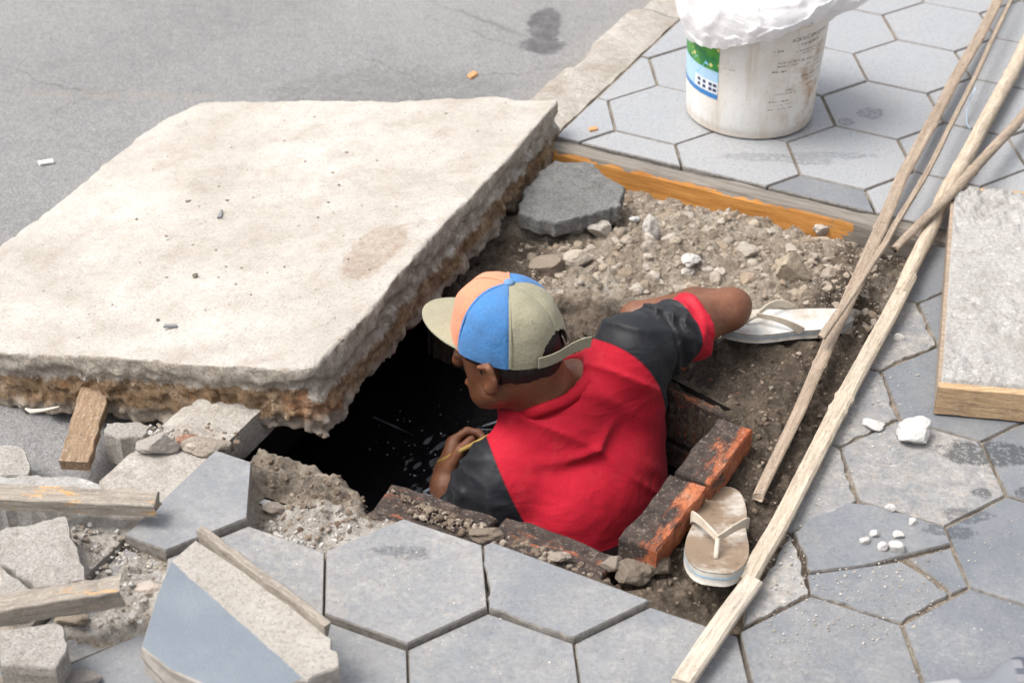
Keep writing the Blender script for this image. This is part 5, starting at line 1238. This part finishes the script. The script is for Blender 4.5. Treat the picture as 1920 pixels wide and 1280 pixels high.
for hpt in HIPS:
    kn = hpt + np.array([0, 0, -.36]) + FW * .05; an = np.array([hpt[0], hpt[1], PIT_FLOOR + .075]) - FW * .01
    B.cone(hpt, kn, .085, .056, .04); B.cone(kn, an, .056, .036, .02); B.cone(an - UP * .035, an + FW * .15 - UP * .05, .036, .026, .02)
def hand(wr, d, palm_n, side, curl, rad=.0085, thumb=True):
    """palm and five bent fingers; d: pointing direction, palm_n: where the palm faces, side: towards the thumb"""
    d = d / np.linalg.norm(d); side = side - (side @ d) * d; side /= np.linalg.norm(side); pn = palm_n - (palm_n @ d) * d - (palm_n @ side) * side; pn /= np.linalg.norm(pn)
    B.cone(wr, wr + d * .03, .026, .026, .012); B.cone(wr + d * .03 + side * .018, wr + d * .075 + side * .024, .019, .014, .012); B.cone(wr + d * .03 - side * .018, wr + d * .072 - side * .026, .019, .013, .012); B.cone(wr + d * .03, wr + d * .078, .02, .014, .012)
    for k, (o_, L_) in enumerate(((.031, .068), (.011, .078), (-.010, .073), (-.030, .058))):
        a = wr + d * (.080 - abs(o_) * .12) + side * o_; ang = 0; q = a
        for j, fr_ in enumerate((.45, .32, .23)):
            ang += curl[j]; dv = d * math.cos(ang) + pn * math.sin(ang) + side * o_ * .8; dv /= np.linalg.norm(dv); e_ = q + dv * L_ * fr_
            B.cone(q, e_, rad - .0006 * j, rad - .0006 * (j + 1), .003); q = e_
    if thumb:
        a = wr + d * .022 + side * .026; b_ = a + (d * .55 + side * .75 + pn * .35) / np.linalg.norm(d * .55 + side * .75 + pn * .35) * .038; c_ = b_ + (d * .8 + side * .1 + pn * .55) / np.linalg.norm(d * .8 + side * .1 + pn * .55) * .03
        B.cone(a, b_, .013, .0105, .006); B.cone(b_, c_, .0105, .0085, .003)
dl = (WR_L - EL_L); dl /= np.linalg.norm(dl)
hand(WR_L, np.array([.10, .80, .30]), np.array([.9, -.1, -.1]), np.array([.1, -.3, .9]), (.7, .9, .7))
dr_ = (WR_R - EL_R); hand(WR_R, np.array([-.12, -.85, -.35]), np.array([0, -.3, -1.0]), np.array([-1.0, 0, 0]), (.35, .5, .3))
Vb, Qb = B.mesh(); Vb = relax(Vb, Qb, 2, .5)
child('body', mesh_np('body', to_person(Vb), [Qb], True, M_SKIN))

# --- T-shirt with raglan sleeves
T = Field((-.24, 2.06, -.62), (.46, 2.74, .17), .0045)
T.cone(T0 - UP * .03, T1, .120, .150, .03, flat=FW, q=.74); T.cone(T1, PEL - UP * .08, .150, .150, .04, flat=FW, q=.82)
T.cone(CC - UP * .052 + FW * -.01, SH_L + UP * .003, .054, .062, .05); T.cone(CC - UP * .050 - FW * .01, SH_R - UP * .006, .054, .056, .05)
T.cone(CC - UP * .03 - FW * .012, T0 - UP * .06 - FW * .03, .066, .09, .04)
T.cone(SH_R - UP * .045 - FW * .01, T1 - LF * .065 - UP * .06, .052, .078, .05); T.cone(SH_L - UP * .03 - FW * .01, T1 + LF * .06 - UP * .06, .055, .085, .05)
CUFF_R = SH_R + (EL_R - SH_R) * .62; axR = (EL_R - SH_R) / np.linalg.norm(EL_R - SH_R)
CUFF_L = SH_L + (EL_L - SH_L) * .85; axL = (EL_L - SH_L) / np.linalg.norm(EL_L - SH_L)
T.cone(SH_R - UP * .004, CUFF_R + axR * .02 - UP * .006, .058, .055, .03); T.cone(SH_L, CUFF_L, .070, .066, .03)
bi = np.argwhere(np.abs(T.F) < .03); P = T.lo + T.h * bi; Fb = T.F[bi[:, 0], bi[:, 1], bi[:, 2]].astype(float)
dL = P - SH_L; dR = P - SH_R; tR = dR @ axR; tL = dL @ axL; LR = np.linalg.norm(CUFF_R - SH_R)
nearR = sstep(-.03, .03, tR) * (np.linalg.norm(dR - tR[:, None] * axR, axis=-1) < .11); nearL = sstep(-.03, .03, tL) * (np.linalg.norm(dL - tL[:, None] * axL, axis=-1) < .11)
# folds: rings on the sleeves, drags across the back from the raised shoulder
lat_ = (P - C7) @ (-LF); hgt = P[:, 2] - C7[2]; dep_ = (P - C7) @ FW
wr = .003 * fbm(np.stack([lat_ * 9 + hgt * 16, lat_ * 4 - hgt * 3, dep_ * 5], -1), 3, 3)
dg = (lat_ + hgt * 1.0) * .7071; al = (lat_ - hgt) * .7071                            # diagonal drags from the raised shoulder
rg = 1 - np.abs(fbm(np.stack([dg * 15 + 1.5, al * 2.6, dep_ * 3], -1), 2, 19))
wr = wr + .0085 * np.maximum(0, rg) ** 5 * sstep(-.50, -.05, hgt)
fo = P - (C7 + LF * .045 - UP * .045); wr = wr + .008 * np.exp(-((fo @ (UP * .93 + LF * .35)) / .008) ** 2) * np.exp(-((fo @ LF) / .05) ** 2) - .004 * np.exp(-(((fo @ (UP * .93 + LF * .35)) + .018) / .010) ** 2) * np.exp(-((fo @ LF) / .05) ** 2)
env = nearR * sstep(LR - .002, LR - .035, tR)
wr = wr + env * (.0095 * ((1 - np.abs(np.sin(tR * 95 + 2.2 * fbm(P * 13, 2, 5)))) ** 2 - .3) * sstep(.02, .06, tR) + .004 * fbm(np.stack([tR * 60, P[:, 2] * 18, P[:, 1] * 18], -1), 2, 7))
wr = wr + nearL * (.0080 * ((1 - np.abs(np.sin(tL * 60 + 2.5 * fbm(P * 12, 2, 6)))) ** 2.5 - .25))
Fb = Fb - wr
# cut sleeves at the cuffs, open the neck
cutR = (P - CUFF_R) @ axR; Fb = np.maximum(Fb, np.where(np.linalg.norm(P - CUFF_R, axis=-1) < .16, cutR, -1))
cutL = (P - CUFF_L) @ axL; Fb = np.maximum(Fb, np.where(np.linalg.norm(P - CUFF_L, axis=-1) < .13, cutL, -1))
full = np.where(T.F < 0, -.03, .03).astype(np.float32); full[bi[:, 0], bi[:, 1], bi[:, 2]] = Fb
# deep inside the sleeve ends the cut must hold as well
ins = np.argwhere((T.F <= -.03)); Pi = T.lo + T.h * ins
c1 = np.where(np.linalg.norm(Pi - CUFF_R, axis=-1) < .16, (Pi - CUFF_R) @ axR, -1); c2 = np.where(np.linalg.norm(Pi - CUFF_L, axis=-1) < .13, (Pi - CUFF_L) @ axL, -1)
full[ins[:, 0], ins[:, 1], ins[:, 2]] = np.maximum(-.03, np.maximum(c1, c2)); T.F = full
T.cone(CUFF_R + axR * .05 - UP * .003, CUFF_R + axR * .035 - UP * .003, .048, .048, 0, True)
CNORM = UP * .86 + FW * .50; CNORM /= np.linalg.norm(CNORM)
T.cone(CC + CNORM * .054, CC + CNORM * .16, .067, .085, .006, True)
Vt, Qt = T.mesh(); Vt = relax(Vt, Qt, 1, .4)
shirt_me = mesh_np('t_shirt', to_person(Vt), [Qt], True)
lat_ = (Vt - C7) @ (-LF); hgt = Vt[:, 2] - C7[2]
# raglan seam: signed distance, positive on the sleeves
def seam_side(p1, p2, through, bow, sgn):
    """signed distance to a bowed cut through the garment along p1-p2"""
    e_ = p2 - p1; L_ = np.linalg.norm(e_); e_ = e_ / L_; nrm = np.cross(e_, through); nrm /= np.linalg.norm(nrm); nrm = nrm * sgn
    t_ = np.clip((Vt - p1) @ e_ / L_, -.3, 1.3); return (Vt - p1) @ nrm - bow * 4 * t_ * (1 - t_)
CAMP = np.array([0, 0, CAMH])
p1, p2 = at(1114, 634, .05), at(1241, 742, -.03); q_ = np.cross(p2 - p1, p1 - CAMP); sR = seam_side(p1, p2, p1 - CAMP, .020, 1.0 if q_ @ (-LF) > 0 else -1.0)
p1, p2 = at(922, 846, -.08), at(998, 1005, -.20); q_ = np.cross(p2 - p1, p1 - CAMP); sL = seam_side(p1, p2, p1 - CAMP, .004, 1.0 if q_ @ LF > 0 else -1.0)
seam = np.maximum(sR, sL)
tR = (Vt - SH_R) @ axR; cuff = np.minimum(tR - np.linalg.norm(CUFF_R - SH_R) + .032, .05 - np.abs(np.linalg.norm((Vt - SH_R) - tR[:, None] * axR, axis=1) - .05) * 0)
cuff = np.where(np.linalg.norm(Vt - CUFF_R, axis=1) < .14, cuff, -1)
attr(shirt_me, 'seam', seam * 10); attr(shirt_me, 'cuff', cuff * 10)
m = MB('red_black_jersey', .8, .3); p = m.pos()
red = m.ramp(m.noise(p, 9, 5), [(.3, (.36, .003, .016)), (.7, (.48, .006, .025))]); red = m.mix(m.math('MULTIPLY', m.ramp(m.noise(m.scale(p, (18, 18, 7)), 1, 6, .75), [(.55, 0), (.78, 1)]), .22), red, (.52, .10, .09)); red = m.mix(m.ramp(m.noise(p, 260, 2, .8), [(.36, .35), (.5, 0)]), red, (.25, .002, .010))
blk = m.ramp(m.noise(p, 14, 5), [(.3, (.007, .0075, .010)), (.7, (.016, .0175, .022))]); blk = m.mix(m.math('MULTIPLY', m.ramp(m.noise(p, 60, 5, .7), [(.58, 0), (.75, 1)]), .3), blk, (.06, .055, .05))
se = m.attr('seam'); isb = m.sstep(se, -.006, .006); c = m.mix(isb, red, blk); cf = m.sstep(m.attr('cuff'), -.006, .006); c = m.mix(cf, c, red)
ln = m.math('SUBTRACT', 1.0, m.sstep(m.math('ABSOLUTE', se), .0, .03)); c = m.mix(m.math('MULTIPLY', ln, .35), c, (.10, .004, .008)); m.col(c)
m.rough(m.mix(isb, (.82, .82, .82), (.58, .58, .58))); m.b.inputs['Sheen Weight'].default_value = .05
m.bump(m.noise(p, 520, 2), .25, .0008); m.bump(m.ramp(m.noise(m.scale(p, (7, 7, 13)), 1, 3, .5, .6), [(.36, 0), (.5, 1), (.64, 0)]), .16, .010); m.bump(m.noise(p, 30, 3), .12, .005); shirt_me.materials.append(m.m); M_JERSEY = m.m
shirt = child('t_shirt', shirt_me)
# collar: a ribbed band round the neck
cn0 = CNORM
ca_ = np.cross(cn0, FW); ca_ /= np.linalg.norm(ca_); cb_ = np.cross(cn0, ca_); cc0 = CC + cn0 * .000
V = []; F = []; n = 72; prof = [(0, -.004), (.004, .006), (.003, .016), (-.001, .019), (-.006, .017), (-.006, .0)]
for i in range(n):
    a = 2 * math.pi * i / n; r_ = .071 + .003 * math.sin(a * 3 + 1) + .002 * math.sin(a * 5); dv = ca_ * math.cos(a) * 1.06 + cb_ * math.sin(a)
    wob = .003 * math.sin(2 * a + .6) + .002 * math.sin(5 * a)
    for (o_, h_) in prof: V.append(cc0 + dv * (r_ + o_) + cn0 * (h_ + wob))
k = len(prof)
for i in range(n):
    for j in range(k): F.append((i*k+j, i*k+(j+1) % k, ((i+1) % n)*k+(j+1) % k, ((i+1) % n)*k+j))
col_me = mesh_py('collar', to_person(np.array(V)), F, True, mat_plain('red_collar', (.43, .006, .020), .8, .3, .3, (.34, .004, .014), 60, .2, 500))
child('collar', col_me)

# --- hair below the cap
Hh = Field(CAP0 - .14, CAP0 + .14, .0035)
Hh.ell(hp(-.004, 0, .001), HX, (.0935, .0765, .097), 0)
sl, P = Hh.win(Hh.lo, Hh.lo + Hh.h * (Hh.n - 1)); q = P - CAP0; fx, lx, ux = q @ HF, q @ LF, q @ HU
nsh = .0016 * fbm(np.stack([fx * 170, lx * 170, ux * 34], -1), 2, 8)
lowcut = -(ux + .046 + .004 * np.cos(lx * 26) + .003 * fbm(np.stack([fx * 120, lx * 120, 0 * fx], -1), 2, 3))
front = fx - .045 + np.where(ux < -.01, .055, 0)
outer = np.maximum(np.maximum(Hh.F - nsh, q[..., 2] - .003), np.maximum(lowcut, front))          # nape and temples, below the cap
k0 = np.linalg.norm(np.stack([fx + .002, lx, ux - .002], -1) / np.array([.0895, .0720, .0955]), axis=-1); inner = (k0 - 1) * .08
inner = np.maximum(np.maximum(inner, q[..., 2] - .06), np.maximum(lowcut, fx - .02))                # seen through the strap opening
Hh.F[:] = np.minimum(outer, inner).astype(np.float32)
earc = [hp(-.004, s_ * .079, -.026) for s_ in (-1, 1)]
for e_ in earc: Hh.ell(e_, HX, (.022, .02, .032), .004, True)
Vh, Qh = Hh.mesh()
m = MB('black_hair', .55, .4); p = m.pos(); m.col(m.ramp(m.noise(p, 300, 3), [(.3, (.006, .005, .005)), (.7, (.022, .018, .016))])); m.bump(m.noise(m.scale(p, (380, 380, 120)), 1, 3), .8, .003)
child('hair', mesh_np('hair', to_person(Vh), [Qh], True, m.m))

# --- six-panel cap
CF, CLf = FW, LF
m_k = {}
def cap_cloth(name, col):
    m = MB(name, .85, .25); p = m.pos(); c = m.mix(m.math('MULTIPLY', m.ramp(m.noise(p, 22, 7, .75), [(.45, 0), (.7, 1)]), .6), col, tuple(v * .6 + .05 for v in col)); c = m.mix(m.ramp(m.noise(p, 300, 2, .8), [(.38, .35), (.5, 0)]), c, tuple(v * .55 for v in col)); m.col(c)
    m.bump(m.noise(p, 600, 2), .35, .0008); m.bump(m.noise(p, 35, 5, .7), .45, .006); m.b.inputs['Sheen Weight'].default_value = .1; return m.m
M_OR, M_BL, M_KH = cap_cloth('orange_cap_cloth', (.66, .25, .145)), cap_cloth('blue_cap_cloth', (.058, .19, .43)), cap_cloth('khaki_cap_cloth', (.30, .28, .195))
RX, RY, RZ = .0985, .0835, .109
def cap_pt(a, t, off=0.0):
    """a: angle from the front towards the left, t: 0 rim .. 1 top"""
    ph = t * math.pi / 2; cz = math.sin(ph) ** .95; cr_ = max(0.0, math.cos(ph)) ** .80
    taper = 1 - .06 * (1 - t) * 0
    x_, y_ = RX * math.cos(a) * cr_ * taper, RY * math.sin(a) * cr_ * taper
    zz = RZ * cz + .010 * math.cos(a) * t * (1 - t) * 2
    d = math.hypot(x_, y_) + 1e-6; x_ += off * x_ / d * math.cos(ph); y_ += off * y_ / d * math.cos(ph); zz += off * math.sin(ph)
    return CAP0 + CF * x_ + CLf * y_ + UP * zz
bandV = []; n = 72
for i in range(n):
    a = 2 * math.pi * i / n
    for (t, o_) in ((0.0, -.0055), (.16, -.0065), (.16, -.008), (0.0, -.0075)): bandV.append(cap_pt(a, t, o_))
bandF = []
for i in range(n):
    aa = math.degrees(2 * math.pi * (i + .5) / n)
    if 152 < aa < 208: continue
    for j in range(4): bandF.append((i*4+j, i*4+(j+1) % 4, ((i+1) % n)*4+(j+1) % 4, ((i+1) % n)*4+j))
cap = child('cap', mesh_py('cap', to_person(np.array(bandV)), bandF, True, mat_plain('dark_sweatband', (.05, .05, .045), .9)))
cap['label'] = 'orange, blue and khaki six-panel cap worn on the head'
pn_mats = {0: M_OR, 1: M_BL, 2: M_KH, 3: M_KH, 4: M_BL, 5: M_OR}
for k in range(6):
    a0, a1 = k * math.pi / 3, (k + 1) * math.pi / 3; na_, nt_ = (44, 60) if k in (2, 3) else (20, 26); V = []; F = []
    for i in range(na_ + 1):
        f_ = i / na_; a = a0 + (a1 - a0) * f_
        for j in range(nt_ + 1):
            t = j / nt_; e_ = min(f_, 1 - f_); seam_ = -.0022 * math.exp(-(e_ / .035) ** 2) + .003 * math.sin(math.pi * f_) * math.sin(math.pi * min(1, t * 1.05)) ** .7
            da = math.degrees(abs(a - math.pi)); 
            P_ = cap_pt(a, t, seam_)
            V.append(P_)
    V = np.array(V); dent = .0035 * fbm(V * 22, 2, 14); V = V + (V - CAP0) / (np.linalg.norm(V - CAP0, axis=1) + 1e-6)[:, None] * dent[:, None]
    for i in range(na_):
        for j in range(nt_):
            a = a0 + (a1 - a0) * (i + .5) / na_; da = math.degrees(abs(a - math.pi)); t = (j + .5) / nt_
            if da < 27 and t < .31 * math.sqrt(max(0, 1 - (da / 27) ** 2)): continue          # opening above the strap
            q0 = i * (nt_ + 1) + j; F.append((q0, q0 + nt_ + 1, q0 + nt_ + 2, q0 + 1))
    child('cap_panel', mesh_py('cap_panel', to_person(np.array(V)), F, True, pn_mats[k]), cap)
    if k in (1, 2, 3, 4):                                                                       # ventilation eyelet
        c_ = cap_pt((a0 + a1) / 2, .52, .004); nn_ = (c_ - (CAP0 + UP * .02)); nn_ /= np.linalg.norm(nn_); ta = np.cross(nn_, UP); ta /= np.linalg.norm(ta); tb = np.cross(nn_, ta); V = []; F = []
        for i in range(14):
            a = 2 * math.pi * i / 14; dv = ta * math.cos(a) + tb * math.sin(a)
            for j in range(5): b = 2 * math.pi * j / 5; V.append(c_ + dv * (.0032 + .0011 * math.cos(b)) + nn_ * .0011 * math.sin(b))
        for i in range(14):
            for j in range(5): F.append((i*5+j, i*5+(j+1) % 5, ((i+1) % 14)*5+(j+1) % 5, ((i+1) % 14)*5+j))
        child('eyelet', mesh_py('eyelet', to_person(np.array(V)), F, True, pn_mats[k]), cap)
        V = [c_ + nn_ * .0006] + [c_ + nn_ * .0004 + (ta * math.cos(2 * math.pi * i / 12) + tb * math.sin(2 * math.pi * i / 12)) * .0024 for i in range(12)]
        child('eyelet_hole', mesh_py('eyelet_hole', to_person(np.array(V)), [(0, 1 + i, 1 + (i + 1) % 12) for i in range(12)], False, mat_plain('eyelet_dark', (.01, .01, .01), .9)), cap)
    if True:                                                                                    # raised seam tape between panels
        pts = [cap_pt(a0, t, .0004) for t in np.linspace(.02 if k != 3 else .32, .99, 20)]
        me = sweep('cap_seam', [tuple(q) for q in to_person(np.array(pts))], rectsec(.0045, .0022, .0006), mat=pn_mats[k] if k not in (3,) else M_KH, smooth=False, up=tuple(cap_pt(a0 + 0.0, .4) - CAP0)); child('cap_seam', me, cap)
btn = ICO[2][0] * np.array([.0088, .0088, .0058]) + cap_pt(0, 1.0, .0) + UP * .002
child('cap_button', mesh_np('cap_button', to_person(btn), [ICO[2][1]], True, cap_cloth('blue_button_cloth', (.13, .26, .46))), cap)
# visor: a curved plate
V = []; F = []; nx_, ny_ = 14, 26; th_v = .003
for side_ in (0, 1):
    for i in range(nx_ + 1):
        for j in range(ny_ + 1):
            f_ = j / ny_ * 2 - 1; a = f_ * math.radians(62); r0 = cap_pt(a, .07, .0) - CAP0; u_ = i / nx_
            ln_ = .064 * (max(0, math.cos(a * 1.42)) ** .55); q = CAP0 + r0 + (CF * ln_ * u_) ; lat_v = (q - CAP0) @ CLf
            q = q - UP * (.20 * lat_v ** 2 / .09 * .55 + .004 * u_ - .001) - UP * side_ * th_v; V.append(q)
N1 = (nx_ + 1) * (ny_ + 1)
for i in range(nx_):
    for j in range(ny_):
        q0 = i * (ny_ + 1) + j; F.append((q0, q0 + ny_ + 1, q0 + ny_ + 2, q0 + 1)); F.append((N1 + q0, N1 + q0 + 1, N1 + q0 + ny_ + 2, N1 + q0 + ny_ + 1))
for j in range(ny_): q0 = nx_ * (ny_ + 1) + j; F.append((q0, N1 + q0, N1 + q0 + 1, q0 + 1))
child('visor', mesh_py('visor', to_person(np.array(V)), F, True, M_KH), cap)
# strap across the opening, its loose end standing off
pts = [cap_pt(math.radians(d_), .07, o_) for d_, o_ in ((148, .0035), (156, .004), (165, .005), (175, .007), (185, .010))]
e_ = pts[-1]; dv = pts[-1] - pts[-2]; dv /= np.linalg.norm(dv)
for i in range(1, 5): pts.append(e_ + dv * .010 * i - CF * .0035 * i + UP * (.0035 * i - .0007 * i * i))
me = sweep('strap', [tuple(q) for q in to_person(np.array(pts))], rectsec(.0022, .021, .0006), mat=M_KH, smooth=False); child('strap', me, cap)

# --- the stick in his hand
a, b = at(852, 851, -.150), at(970, 790, -.055)
link('stick', sweep('stick', [tuple(a + (b - a) * t) for t in (-.25, 0, .3, .6, 1)], circle(.0042, 7), mat=mat_plain('yellow_stick', (.36, .24, .07), .6), smooth=True), label='thin yellow stick held in the hand above the black water', cat='stick')
# --- splash: strands and drops thrown up round the hand
m = MB('splashing_water', .08, .6); m.col((.16, .18, .20, 1)); M_SPL = m.m
rr = np.random.default_rng(23); VV = []; FF = []; o = 0
for k in range(60):
    px_, py_ = (rr.normal(800, 55), rr.normal(850, 42)) if k < 110 else (rr.normal(900, 40), rr.normal(805, 16))
    c_ = at(px_, py_, WATER_Z + .004 + abs(rr.normal(0, .012))); v, Fk = rock_shape(rr.uniform(.0006, .0020), 1, 1 + k % 9, (1, 1, .9), .1); VV.append(v + c_); FF.append(Fk + o); o += len(v)
for (pp_, r_) in (([(815, 880), (815, 905), (805, 918), (795, 924)], .0035), ([(795, 924), (803, 930), (812, 930)], .004), ([(700, 782), (740, 800), (775, 815)], .0012), ([(905, 800), (935, 790), (955, 788)], .0018), ([(880, 815), (905, 805), (930, 806)], .0014)):
    pts = [at(x_, y_, WATER_Z + .006) for x_, y_ in pp_]; mm = sweep('t', [tuple(q) for q in pts], circle(r_, 6), mat=None)
    v = np.array([tuple(w.co) for w in mm.vertices]); v = v + .001 * rr.normal(size=v.shape); tris = []
    for pl_ in mm.polygons:
        vs = list(pl_.vertices)
        for i in range(1, len(vs) - 1): tris.append((vs[0], vs[i], vs[i + 1]))
    VV.append(v); FF.append(np.array(tris) + o); o += len(v); bpy.data.meshes.remove(mm)
link('splash', mesh_np('splash', np.concatenate(VV), [np.concatenate(FF)], True, M_SPL), kind='stuff', label='drops and strands of water splashed up round the hand', cat='splash')
